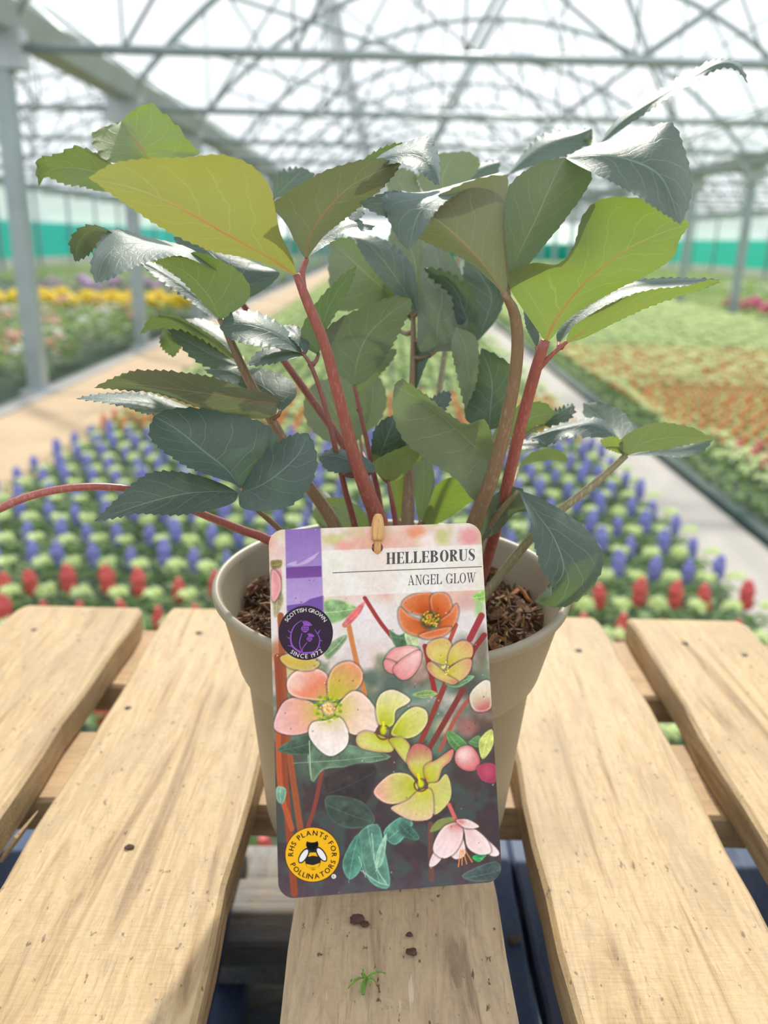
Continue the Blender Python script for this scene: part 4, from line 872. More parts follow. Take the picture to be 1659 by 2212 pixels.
angs = set(np.linspace(-math.pi, math.pi, 160, endpoint=False))
for sx_ in (-1, 1):
    for sy_ in (-1, 1):
        for k in range(9):
            b = k / 8 * math.pi / 2; x = sx_ * (CW / 2 - CR + CR * math.cos(b)); y = sy_ * (CH / 2 - CR + CR * math.sin(b)); angs.add(math.atan2(y - HY, x - HX))
angs = sorted(angs); na_ = len(angs); v = []; f = []
for z in (0.0, -0.0005):
    for a in angs: x, y = card_edge(a); v.append((x, y, z))
    for a in angs: v.append((HX + HR * math.cos(a), HY + HR * math.sin(a), z))
for k in range(na_):
    n = (k + 1) % na_
    f += [(k, n, na_ + n, na_ + k), (2 * na_ + n, 2 * na_ + k, 3 * na_ + k, 3 * na_ + n), (n, k, 2 * na_ + k, 2 * na_ + n), (na_ + k, na_ + n, 3 * na_ + n, 3 * na_ + k)]
M['card'] = simple('white_card_plastic', (0.80, 0.80, 0.78), 0.35, 0.03, 50)
mesh_obj('card', v, f, M['card'], card)

# --- the flat print, painted as point colours on a fine sheet lying on the card
NX, NY = 300, 488
gx = np.linspace(-CW / 2, CW / 2, NX + 1); gy = np.linspace(-CH / 2, CH / 2, NY + 1)
GX, GY = np.meshgrid(gx, gy)
W3 = np.array(CO)[None, None, :] + GX[..., None] * np.array(EX) + GY[..., None] * np.array(EY) - np.array(CAM)
zz = W3 @ np.array(fwd); PX = 829.5 + FPX * (W3 @ np.array(rgt)) / zz; PY = 1106 - FPX * (W3 @ np.array(upv)) / zz
C = np.zeros(GX.shape + (3,))
def c3(r, g, b): return np.array([r, g, b], float)
def vnoise(sc, seed=0, oct=3):
    r = np.random.RandomState(seed); out = np.zeros_like(PX); amp = 1; tot = 0
    for o in range(oct):
        s = sc / 2 ** o; g = r.rand(900, 900); X = PX / s + 5; Y = PY / s + 5
        xi, yi = np.floor(X).astype(int) % 899, np.floor(Y).astype(int) % 899; fx, fy = X - np.floor(X), Y - np.floor(Y)
        fx = fx * fx * (3 - 2 * fx); fy = fy * fy * (3 - 2 * fy)
        out += amp * (g[yi, xi] * (1 - fx) * (1 - fy) + g[yi, xi + 1] * fx * (1 - fy) + g[yi + 1, xi] * (1 - fx) * fy + g[yi + 1, xi + 1] * fx * fy); tot += amp; amp *= .5
    return out / tot
def put(mask, col):
    global C
    mask = mask[..., None]; C = C * (1 - mask) + np.broadcast_to(col, C.shape) * mask
def blob(cx, cy, rx, ry, col, al=1.0, soft=.5, rot=0):
    dx, dy = PX - cx, PY - cy; c, s = math.cos(rot), math.sin(rot); d = np.hypot((dx * c + dy * s) / rx, (-dx * s + dy * c) / ry)
    put(np.clip((1 - d) / soft, 0, 1) * al, c3(*col))
def sdf(pts, smooth=True):
    """signed distance (negative inside) to a closed, smoothed outline"""
    p = np.array(pts, float)
    if smooth:
        q = np.vstack([p[-1], p, p[0], p[1]]); o = []
        for i in range(1, len(q) - 2):
            for s in (0, .25, .5, .75):
                a, b, c, d = q[i - 1], q[i], q[i + 1], q[i + 2]; o.append(.5 * (2 * b + (c - a) * s + (2 * a - 5 * b + 4 * c - d) * s * s + (3 * b - a - 3 * c + d) * s ** 3))
        p = np.array(o)
    x0, y0 = p.min(0) - 8; x1, y1 = p.max(0) + 8; sel = (PX > x0) & (PX < x1) & (PY > y0) & (PY < y1)
    X, Y = PX[sel], PY[sel]; d = np.full(X.shape, 1e9); ins = np.zeros(X.shape, bool)
    for a, b in zip(p, np.roll(p, -1, 0)):
        e = b - a; t = np.clip(((X - a[0]) * e[0] + (Y - a[1]) * e[1]) / (e @ e + 1e-9), 0, 1); d = np.minimum(d, np.hypot(X - a[0] - t * e[0], Y - a[1] - t * e[1]))
        cr = ((a[1] > Y) != (b[1] > Y)) & (X < (b[0] - a[0]) * (Y - a[1]) / (b[1] - a[1] + 1e-12) + a[0]); ins ^= cr
    out = np.full(PX.shape, 1e9); out[sel] = np.where(ins, -d, d); return out
def shape(pts, col, soft=1.6, al=1.0, smooth=True, tex=0.0, seed=1):
    s = sdf(pts, smooth); m = np.clip(.5 - s / soft, 0, 1) * al; c = c3(*col) * np.ones_like(C)
    if tex: c = c * (1 + tex * (vnoise(14, seed)[..., None] - .5) * 2)
    put(m, c); return s
def line(pts, w, col, soft=1.5, al=1.0, w2=None):
    p = catmull(pts, 24); d = np.full(PX.shape, 1e9)
    for i, (a, b) in enumerate(zip(p[:-1], p[1:])):
        ww = w if w2 is None else w + (w2 - w) * i / 24
        e = b - a; t = np.clip(((PX - a[0]) * e[0] + (PY - a[1]) * e[1]) / (e @ e + 1e-9), 0, 1); d = np.minimum(d, np.hypot(PX - a[0] - t * e[0], PY - a[1] - t * e[1]) - ww / 2)
    put(np.clip(.5 - d / soft, 0, 1) * al, c3(*col)); put(np.clip(1 - np.abs(d + w * .25) / (w * .25), 0, 1) * al * .35, c3(*col) * 1.25)
def petal(pts, ctr, inner, mid, outer, rim, veins=7, r0=.12, r1=.55, seed=0):
    """petal with a gradient from the flower centre outwards, faint veins and a coloured rim"""
    s = sdf(pts); m = np.clip(.5 - s / 1.6, 0, 1); far = max(math.hypot(x - ctr[0], y - ctr[1]) for x, y in pts)
    d = np.hypot(PX - ctr[0], PY - ctr[1]) / far + (vnoise(26, seed + 3) - .5) * .22
    a = np.clip((d - r0) / (r1 - r0), 0, 1)[..., None]; b = np.clip((d - r1) / (1 - r1), 0, 1)[..., None]
    col = c3(*inner) * (1 - a) + c3(*mid) * a; col = col * (1 - b) + c3(*outer) * b
    th = np.arctan2(PY - ctr[1], PX - ctr[0]); col = col * (1 - .03 * np.clip(np.sin(th * veins * 5 + 6 * (vnoise(30, seed + 9) - .5)), 0, 1)[..., None] * np.clip(d * 1.4 - .2, 0, 1)[..., None]); col = col * (1 + .10 * (vnoise(22, seed + 40)[..., None] - .5))
    rm = np.clip(1 - np.abs(s + 2.2) / 3.0, 0, 1)[..., None] * .5; col = col * (1 - rm) + c3(*rim) * rm
    sh = np.clip(1 - np.abs(s - 1.5) / 3.5, 0, 1) * .5; put(sh, c3(70, 56, 48)); put(m, col)
def vary(a, b, t): return np.clip((t - a) / (b - a), 0, 1)
# backdrop of the picture
n1, n2, n3 = vnoise(90, 11), vnoise(36, 12), vnoise(16, 13)
C[:] = c3(228, 214, 206); put(vary(.45, .7, n1), c3(226, 176, 160)); put(vary(.5, .72, n2) * .6, c3(196, 186, 130))
put(vary(1290, 1330, PY) * vary(1440, 1370, PY), c3(224, 214, 213))
low_ = vary(1400, 1600, PY + (n2 - .5) * 180); put(low_, c3(74, 88, 76)); put(low_ * vary(.46, .62, n2), c3(104, 128, 108)); put(low_ * vary(.5, .66, n1) * .8, c3(88, 58, 52))
low2 = vary(1600, 1740, PY + (n1 - .5) * 160); put(low2, c3(62, 48, 52)); put(low2 * vary(.48, .62, n2) * .7, c3(62, 84, 76)); put(low2 * vary(.52, .66, n3) * .4, c3(84, 54, 56)); put(vary(1840, 1930, PY) * .5, c3(92, 78, 94))
for a in ((640, 1160, 26, 20, (236, 232, 224)), (720, 1165, 34, 16, (204, 196, 140)), (745, 1180, 30, 16, (228, 166, 150)), (900, 1150, 26, 16, (226, 150, 120)), (930, 1170, 42, 24, (240, 224, 220)), (955, 1160, 22, 26, (196, 190, 130)), (1015, 1160, 34, 28, (222, 150, 150)), (600, 1250, 18, 34, (222, 140, 150)), (606, 1195, 16, 26, (226, 190, 190)),
          (800, 1330, 60, 60, (230, 220, 222)), (770, 1420, 45, 45, (222, 208, 210)), (600, 1410, 18, 40, (190, 120, 90)), (650, 1445, 50, 22, (206, 186, 110)), (1010, 1300, 30, 24, (210, 170, 165)), (1035, 1310, 14, 40, (160, 190, 130)), (850, 1480, 46, 40, (70, 88, 78)), (800, 1465, 34, 26, (82, 100, 86)), (900, 1500, 34, 26, (96, 128, 112)), (1000, 1420, 34, 60, (86, 92, 78)), (1040, 1400, 22, 60, (110, 100, 84)), (1010, 1480, 40, 44, (74, 70, 62)), (1040, 1510, 26, 40, (196, 160, 140)), (960, 1570, 30, 26, (200, 176, 150)), (1010, 1570, 30, 24, (170, 110, 105))):
    blob(*a, al=.85, soft=.6)
for pts, w, col in (([(606, 1330), (612, 1450), (622, 1600), (650, 1800)], 14, (150, 84, 58)), ([(600, 1420), (612, 1640), (636, 1930)], 16, (140, 72, 48)), ([(752, 1345), (768, 1420), (788, 1500)], 11, (196, 128, 82)), ([(788, 1292), (822, 1345), (860, 1392)], 9, (150, 62, 58)), ([(1046, 1372), (1020, 1410), (1000, 1470)], 12, (134, 50, 54)), ([(1040, 1330), (1015, 1380)], 14, (150, 60, 66)), ([(985, 1350), (965, 1400)], 9, (170, 84, 70)), ([(918, 1396), (930, 1450), (940, 1500)], 11, (148, 52, 54)), ([(965, 1470), (940, 1530), (910, 1600)], 12, (136, 62, 54)), ([(1000, 1490), (960, 1560), (925, 1620)], 12, (120, 56, 50)), ([(1020, 1500), (985, 1550), (950, 1620)], 9, (158, 90, 78)), ([(700, 1640), (680, 1740), (660, 1800)], 9, (130, 66, 56)), ([(930, 1780), (932, 1900)], 12, (104, 70, 62)), ([(600, 1560), (606, 1700), (630, 1790)], 12, (176, 92, 64)), ([(745, 1350), (760, 1332)], 12, (190, 120, 100))):
    line(pts, w, col)
for pts, col in (([(700, 1300), (735, 1296), (772, 1315), (740, 1340), (705, 1345)], (148, 182, 128)), ([(745, 1340), (770, 1312), (788, 1300), (778, 1325), (752, 1352)], (206, 110, 110)), ([(700, 1400), (742, 1372), (748, 1382), (710, 1425)], (128, 148, 112)), ([(840, 1360), (862, 1372), (890, 1360), (880, 1392), (855, 1398)], (84, 116, 84)),
        ([(875, 1362), (895, 1360), (905, 1385), (895, 1400), (878, 1388)], (186, 200, 150)), ([(668, 1598), (740, 1606), (845, 1634), (760, 1655), (700, 1662), (674, 1688)], (104, 128, 104)), ([(598, 1620), (665, 1585), (668, 1630)], (70, 92, 74)), ([(598, 1700), (618, 1705), (612, 1735), (598, 1728)], (120, 158, 136)),
        ([(700, 1680), (770, 1650), (815, 1660), (790, 1740), (720, 1730)], (56, 46, 46)), ([(705, 1720), (780, 1730), (810, 1775), (760, 1790), (715, 1770)], (64, 78, 68)), ([(775, 1800), (815, 1780), (830, 1830), (842, 1915), (800, 1905), (780, 1850)], (98, 142, 126)), ([(740, 1860), (775, 1800), (782, 1870), (755, 1900)], (84, 134, 116)), ([(828, 1798), (865, 1765), (892, 1780), (855, 1825)], (100, 150, 132)), ([(870, 1770), (905, 1805), (895, 1815), (862, 1800)], (66, 98, 86)),
        ([(815, 1840), (835, 1800), (828, 1860), (812, 1875)], (140, 186, 158)), ([(890, 1500), (925, 1490), (945, 1500), (915, 1508)], (128, 150, 96)), ([(960, 1475), (1000, 1460), (1025, 1462), (990, 1485)], (108, 140, 104)), ([(965, 1580), (985, 1585), (1010, 1610), (990, 1625), (970, 1605)], (96, 140, 84)), ([(1012, 1605), (1035, 1588), (1040, 1615)], (88, 124, 80)), ([(1035, 1600), (1062, 1575), (1065, 1610), (1042, 1640)], (202, 206, 116)), ([(1020, 1850), (1050, 1845), (1035, 1862)], (60, 150, 84)), ([(998, 1890), (1070, 1860), (1080, 1895), (1030, 1905)], (70, 84, 82)), ([(585, 1212), (608, 1210), (606, 1226), (588, 1228)], (120, 110, 70)), ([(590, 1290), (606, 1275), (612, 1300), (594, 1335)], (150, 140, 110)), ([(1018, 1290), (1046, 1275), (1046, 1300)], (150, 196, 110))):
    s_ = shape(pts, col, 2.0, 1, True, .30, int(pts[0][0])); a_ = np.array(pts, float); ctr_ = a_.mean(0); _, _, vt = np.linalg.svd(a_ - ctr_); ln_ = np.abs((a_ - ctr_) @ vt[0]).max() * .85
    put(np.clip(-s_ / 14, 0, 1) * np.clip(.5 + ((PX - ctr_[0]) * vt[1][0] + (PY - ctr_[1]) * vt[1][1]) / 24, 0, 1) * .38, c3(*col) * .62)
    put(np.clip(1 - np.abs(s_ + 1.5) / 2.2, 0, 1) * .35, np.minimum(c3(*col) * 1.5 + 20, 250))
    line([tuple(ctr_ - vt[0] * ln_), tuple(ctr_ + vt[1] * 2), tuple(ctr_ + vt[0] * ln_)], 1.3, tuple(np.minimum(c3(*col) * 1.45 + 14, 245)), 1.4, .55)
    for k_ in (-.5, -.15, .2, .55):
        for w_ in (-1, 1): b_ = ctr_ + vt[0] * ln_ * k_; e_ = b_ + vt[0] * ln_ * .22 + vt[1] * w_ * ln_ * .3; put(np.clip(-s_ / 3, 0, 1) * np.clip(1 - np.abs((PX - b_[0]) * (e_[1] - b_[1]) - (PY - b_[1]) * (e_[0] - b_[0])) / np.linalg.norm(e_ - b_) / 1.1, 0, 1) * (((PX - b_[0]) * (e_[0] - b_[0]) + (PY - b_[1]) * (e_[1] - b_[1])) > 0) * (np.hypot(PX - b_[0], PY - b_[1]) < np.linalg.norm(e_ - b_)) * .35, np.minimum(c3(*col) * 1.4 + 12, 245))
line([(668, 1600), (672, 1685)], 1.5, (190, 205, 180)); line([(780, 1880), (815, 1905), (838, 1912)], 1.5, (190, 215, 200)); line([(803, 1800), (812, 1870), (835, 1910)], 1.6, (180, 210, 190)); line([(775, 1850), (790, 1895)], 1.3, (180, 210, 195))
# flowers
K1 = ((150, 165, 40), (236, 178, 158), (244, 224, 216), (250, 236, 230)); ct = (708, 1530)
petal([(690, 1530), (652, 1508), (616, 1514), (596, 1548), (594, 1576), (630, 1588), (672, 1578), (696, 1552)], ct, (196, 180, 90), (238, 176, 158), (238, 190, 190), (246, 206, 206), seed=1)
petal([(704, 1512), (660, 1510), (628, 1500), (620, 1474), (640, 1450), (680, 1444), (706, 1458), (712, 1490)], ct, (186, 178, 90), (234, 142, 118), (246, 218, 206), (252, 236, 228), seed=2)
petal([(712, 1512), (708, 1472), (724, 1440), (756, 1429), (780, 1446), (782, 1472), (764, 1494), (732, 1512)], ct, (186, 176, 60), (206, 180, 92), (232, 154, 130), (246, 214, 200), seed=3)
petal([(726, 1530), (760, 1494), (790, 1504), (816, 1542), (815, 1574), (794, 1588), (756, 1584), (732, 1558)], ct, (196, 188, 90), (238, 206, 180), (242, 220, 210), (248, 232, 224), seed=4)
petal([(704, 1556), (734, 1550), (752, 1582), (748, 1612), (718, 1633), (692, 1622), (668, 1590), (674, 1562)], ct, (216, 200, 140), (244, 226, 216), (246, 236, 232), (250, 242, 240), seed=5)
for k in range(26):
    a = k * .2417; rr_ = 24 + 5 * math.sin(k * 2.3); blob(708 + rr_ * math.cos(a), 1530 + rr_ * math.sin(a), 5.5, 4.5, (126, 158, 18) if k % 2 else (176, 192, 50), .95, .5)
blob(709, 1530, 17, 20, (232, 200, 130), 1, .5)
for k in range(30): a = rng(0, 6.28); r_ = rng(2, 17); blob(709 + r_ * math.cos(a), 1532 + r_ * math.sin(a), 2.6, 2.6, random.choice([(248, 232, 190), (226, 120, 96), (240, 214, 120), (236, 170, 140)]), .9, .5)
ct = (830, 1580)
for i, p in enumerate(([(822, 1570), (812, 1530), (822, 1500), (850, 1490), (884, 1508), (880, 1520), (855, 1535), (850, 1565)], [(845, 1580), (868, 1545), (895, 1527), (920, 1535), (923, 1560), (905, 1585), (880, 1595), (855, 1592)], [(825, 1590), (790, 1580), (770, 1592), (775, 1612), (805, 1622), (845, 1624), (850, 1605)], [(842, 1596), (868, 1594), (885, 1610), (884, 1635), (895, 1665), (870, 1640), (850, 1612)])):
    petal(p, ct, (170, 176, 30), (206, 206, 110), (238, 226, 190) if i == 0 else (216, 206, 140), (246, 232, 206) if i < 2 else (214, 150, 110), seed=10 + i)
for k in range(22): a = k * .2856; blob(828 + 15 * math.cos(a), 1582 + 15 * math.sin(a), 3.2, 3.2, (112, 74, 40), .95, .5)
blob(828, 1578, 9, 12, (206, 206, 40), 1, .5); line([(828, 1574), (828, 1560)], 5, (214, 214, 60))
ct = (908, 1690)
for i, p in enumerate(([(900, 1680), (880, 1650), (890, 1612), (912, 1608), (932, 1624), (930, 1660), (915, 1685)], [(920, 1682), (918, 1655), (945, 1640), (978, 1618), (974, 1642), (955, 1660), (945, 1690), (930, 1700)], [(925, 1695), (945, 1690), (964, 1672), (975, 1705), (968, 1735), (938, 1760), (930, 1725)], [(898, 1690), (880, 1672), (845, 1672), (812, 1700), (810, 1718), (838, 1736), (880, 1732), (902, 1712)], [(905, 1708), (930, 1706), (936, 1740), (930, 1768), (890, 1772), (850, 1752), (848, 1742), (880, 1730)])):
    petal(p, ct, (186, 190, 50), (206, 196, 120), ((196, 112, 110), (224, 130, 130), (206, 208, 120), (232, 172, 158), (230, 200, 160))[i], ((214, 110, 116), (226, 120, 130), (232, 200, 170), (248, 226, 214), (238, 176, 180))[i], seed=20 + i)
for k in range(24): a = k * .262; blob(909 + 14 * math.cos(a), 1696 + 13 * math.sin(a), 2.8, 2.8, (112, 66, 44), .95, .5)
blob(909, 1693, 9, 11, (212, 206, 30), 1, .5); line([(907, 1690), (903, 1672)], 5, (216, 212, 60))
ct = (930, 1335)
for i, p in enumerate(([(915, 1330), (880, 1320), (868, 1305), (885, 1288), (925, 1280), (945, 1300), (935, 1325)], [(935, 1325), (930, 1290), (950, 1280), (970, 1290), (976, 1325), (955, 1345)], [(920, 1345), (885, 1330), (864, 1312), (862, 1340), (878, 1365), (915, 1375), (928, 1360)], [(945, 1345), (970, 1325), (985, 1305), (990, 1325), (978, 1355), (950, 1368)], [(905, 1372), (940, 1360), (975, 1355), (960, 1372), (925, 1380)])):
    petal(p, ct, (176, 70, 34), (206, 110, 66), (222, 138, 100), (238, 176, 150), seed=30 + i)
blob(930, 1340, 26, 24, (60, 66, 30), .95, .35)
for k in range(60): a = rng(0, 6.28); r_ = rng(2, 20); blob(932 + r_ * math.cos(a), 1336 + r_ * math.sin(a), 3.0, 3.0, random.choice([(226, 190, 70), (236, 206, 110), (206, 90, 40), (190, 150, 40), (96, 104, 30)]), .95, .5)
ct = (962, 1442)
for i, p in enumerate(([(955, 1435), (925, 1420), (922, 1395), (945, 1380), (968, 1382), (975, 1400), (965, 1430)], [(968, 1435), (975, 1400), (1000, 1384), (1020, 1395), (1018, 1420), (990, 1430)], [(970, 1445), (995, 1428), (1018, 1425), (1012, 1455), (985, 1474), (965, 1462)], [(955, 1448), (930, 1430), (922, 1440), (935, 1460), (975, 1478), (988, 1472), (965, 1458)])):
    petal(p, ct, (190, 180, 60), (214, 196, 120), ((214, 176, 110), (222, 168, 120), (226, 160, 130), (200, 130, 100))[i], (232, 170, 150), seed=40 + i)
for k in range(20): a = rng(0, 6.28); r_ = rng(1, 12); blob(962 + r_ * math.cos(a), 1440 + 1.4 * r_ * math.sin(a), 2.6, 2.6, random.choice([(236, 226, 120), (196, 186, 40), (246, 236, 170)]), .95, .5)
ct = (900, 1410)
for i, p in enumerate(([(905, 1402), (880, 1396), (850, 1402), (832, 1425), (855, 1432), (890, 1420)], [(832, 1425), (832, 1445), (850, 1455), (858, 1435)], [(905, 1405), (908, 1430), (890, 1460), (868, 1468), (850, 1450), (862, 1430)])):
    petal(p, ct, (240, 200, 196), (236, 178, 176), (230, 150, 150), (222, 130, 130), seed=50 + i)
petal([(985, 1625), (1000, 1612), (1020, 1614), (1036, 1640), (1030, 1662), (1005, 1664), (985, 1648)], (1000, 1630), (240, 206, 200), (226, 150, 150), (206, 96, 110), (196, 110, 110), seed=60)
petal([(1030, 1660), (1050, 1648), (1072, 1655), (1070, 1690), (1040, 1685)], (1050, 1665), (190, 90, 110), (176, 76, 100), (150, 60, 84), (170, 90, 110), seed=61)
ct = (992, 1772)
shape([(978, 1765), (988, 1775), (930, 1798), (945, 1772)], (134, 142, 84)); line([(970, 1738), (985, 1772)], 8, (206, 110, 110))
for i, p in enumerate(([(1000, 1780), (1030, 1795), (1070, 1830), (1078, 1846), (1060, 1848), (1030, 1820)], [(945, 1830), (930, 1855), (928, 1872), (942, 1868), (955, 1850)], [(985, 1780), (1000, 1810), (1005, 1845), (985, 1856), (970, 1840), (975, 1805)], [(985, 1776), (960, 1785), (942, 1810), (936, 1838), (960, 1854), (985, 1838), (1000, 1806), (998, 1780)], [(1000, 1778), (1025, 1790), (1050, 1812), (1060, 1840), (1035, 1846), (1010, 1830), (1004, 1800)], [(985, 1772), (1010, 1770), (1035, 1786), (1005, 1788)])):
    petal(p, ct, (206, 110, 110), (240, 206, 204), (246, 226, 226), (250, 236, 234), seed=70 + i, r0=.05, r1=.35)
for a, b in (((995, 1836), (990, 1872)), ((1000, 1836), (1008, 1866)), ((1004, 1836), (1020, 1862)), ((998, 1838), (998, 1868))): line([a, b], 2.2, (226, 150, 90))
petal([(1015, 1500), (1045, 1470), (1062, 1480), (1060, 1530), (1025, 1535)], (1050, 1545), (190, 90, 90), (214, 196, 170), (236, 226, 210), (240, 232, 222), seed=80)
petal([(605, 1420), (640, 1412), (690, 1430), (670, 1448), (625, 1442)], (640, 1400), (226, 200, 150), (210, 180, 90), (200, 180, 110), (222, 190, 150), seed=81)
petal([(588, 1232), (604, 1245), (606, 1275), (592, 1300), (586, 1280)], (580, 1270), (236, 180, 180), (230, 160, 164), (224, 150, 156), (240, 190, 190), seed=82)
# white title band, violet ribbon
TB = [(693, 1190), (1046, 1176), (1052, 1274), (697, 1289)]
put(np.clip(.5 - sdf(TB, False) / 1.5, 0, 1) * .74, c3(236, 234, 230))
def ribbon(pts, c0, c1, ang=0): s = sdf(pts, False); m = np.clip(.5 - s / 1.5, 0, 1); t = vary(pts[0][1], pts[-1][1], PY)[..., None]; put(m, c3(*c0) * (1 - t) + c3(*c1) * t)
ribbon([(615, 1138), (693, 1135), (699, 1320), (619, 1322)], (140, 112, 176), (190, 166, 214)); put((sdf([(615, 1138), (693, 1135), (699, 1320), (619, 1322)], False) < 0) * .12 * ((PX + PY) % 6 < 3), c3(120, 90, 170))
ribbon([(618, 1226), (694, 1222), (695, 1246), (618, 1250)], (112, 70, 140), (120, 80, 150)); ribbon([(619, 1308), (656, 1303), (670, 1294), (699, 1286), (700, 1330), (620, 1330)], (116, 84, 156), (112, 84, 160))
shape([(619, 1220), (640, 1212), (642, 1219), (668, 1205), (690, 1192), (672, 1212), (645, 1222)], (206, 190, 222), 2, .7)
put(np.clip(1 - np.abs(sdf([(615, 1138), (693, 1135), (699, 1320), (619, 1322)], False)) / 1.6, 0, 1) * .5, c3(220, 214, 216)); put(np.clip(.5 - sdf([(608, 1226), (616, 1226), (618, 1290), (611, 1290)], False) / 2, 0, 1) * .8, c3(226, 222, 220))
# scuffs and dust on the card
C *= (1 + .05 * (n3[..., None] - .5) + .05 * (vnoise(5, 77, 1)[..., None] - .5))
for _ in range(150): put((1 - .85 * ((PY < 1285) & (PX > 700))) * np.clip(1.4 - np.hypot(PX - rng(585, 1085), PY - rng(1135, 1930)) / rng(.9, 1.8), 0, 1) * .7, c3(*random.choice([(70, 52, 44), (60, 50, 46), (232, 228, 220)])))
C = np.clip(C, 0, 255)
lin = np.where(C / 255 <= .04045, C / 255 / 12.92, ((C / 255 + .055) / 1.055) ** 2.4)
qx, qy = np.abs(GX) - (CW / 2 - CR), np.abs(GY) - (CH / 2 - CR); cor = (qx > 0) & (qy > 0); rr2 = np.hypot(qx, qy); ov = cor & (rr2 > CR)
X2 = np.where(ov, np.sign(GX) * (CW / 2 - CR + qx / np.maximum(rr2, 1e-9) * CR), GX); Y2 = np.where(ov, np.sign(GY) * (CH / 2 - CR + qy / np.maximum(rr2, 1e-9) * CR), GY)
hd = np.hypot(X2 - HX, Y2 - HY); ih = hd < HR; X2 = np.where(ih, HX + (X2 - HX) / np.maximum(hd, 1e-9) * HR, X2); Y2 = np.where(ih, HY + (Y2 - HY) / np.maximum(hd, 1e-9) * HR, Y2)
idx = np.arange((NX + 1) * (NY + 1)).reshape(NY + 1, NX + 1); bad = ih; q = np.stack([idx[:-1, :-1], idx[:-1, 1:], idx[1:, 1:], idx[1:, :-1]], -1)
keep = ~(bad[:-1, :-1] & bad[:-1, 1:] & bad[1:, 1:] & bad[1:, :-1]) & ~(ov[:-1, :-1] & ov[:-1, 1:] & ov[1:, 1:] & ov[1:, :-1])
q = q[keep]
me = bpy.data.meshes.new('picture_print'); me.from_pydata(np.stack([X2.ravel(), Y2.ravel(), np.full(X2.size, .00006)], 1).tolist(), [], q.tolist())
ca = me.color_attributes.new('print_ink', 'FLOAT_COLOR', 'POINT'); ca.data.foreach_set('color', np.concatenate([lin.reshape(-1, 3), np.ones((lin.size // 3, 1))], 1).ravel().astype(np.float32))
def print_mat():
    m, nt, out = new_mat('printed_ink'); at = N(nt, 'ShaderNodeVertexColor', _layer_name='print_ink'); b = N(nt, 'ShaderNodeBsdfPrincipled', Roughness=0.32); b.inputs['Specular IOR Level'].default_value = 0.32
    hs = N(nt, 'ShaderNodeHueSaturation', Saturation=1.08, Value=1.0); nt.links.new(at.outputs[0], hs.inputs['Color']); nt.links.new(hs.outputs[0], b.inputs['Base Color'])
    tc = N(nt, 'ShaderNodeTexCoord'); bp = N(nt, 'ShaderNodeBump', Strength=0.06, Distance=0.0005); nt.links.new(noise(nt, tc.outputs['Object'], 60, 3), bp.inputs['Height']); nt.links.new(bp.outputs[0], b.inputs['Normal'])
    nt.links.new(b.outputs[0], out.inputs[0]); return m
me.materials.append(print_mat()); link('picture_print', me, card)

# --- lettering and badges: thin flat shapes lying on the print
def ink(name, r, g, b): return simple('ink_' + name, srgb(r, g, b)[:3], 0.4, 0.02, 300, spec=0.22)
def flat(name, polys, z, mat, parent):
    """polys: outlines in photo pixels; laid on the card at height z"""
    bm = bmesh.new()
    for p in polys:
        vs_ = [bm.verts.new((*CL(*a), z)) for a in p]
        try: bm.faces.new(vs_)
        except ValueError: pass
    bmesh.ops.recalc_face_normals(bm, faces=bm.faces)
    for fc in bm.faces:
        if fc.normal.z < 0: fc.normal_flip()
    bmesh.ops.triangulate(bm, faces=bm.faces[:])
    me = bpy.data.meshes.new(name); bm.to_mesh(me); bm.free(); me.materials.append(mat); return link(name, me, parent)
def rc(x0, y0, x1, y1): return [(x0, y0), (x1, y0), (x1, y1), (x0, y1)]
def ring(cx, cy, rxo, ryo, rxi, ryi, a0=0, a1=360, n=40):
    out = []
    for k in range(n):
        a, b = math.radians(a0 + (a1 - a0) * k / n), math.radians(a0 + (a1 - a0) * (k + 1) / n)
        out.append([(cx + rxo * math.cos(a), cy + ryo * math.sin(a)), (cx + rxo * math.cos(b), cy + ryo * math.sin(b)), (cx + rxi * math.cos(b), cy + ryi * math.sin(b)), (cx + rxi * math.cos(a), cy + ryi * math.sin(a))])
    return out
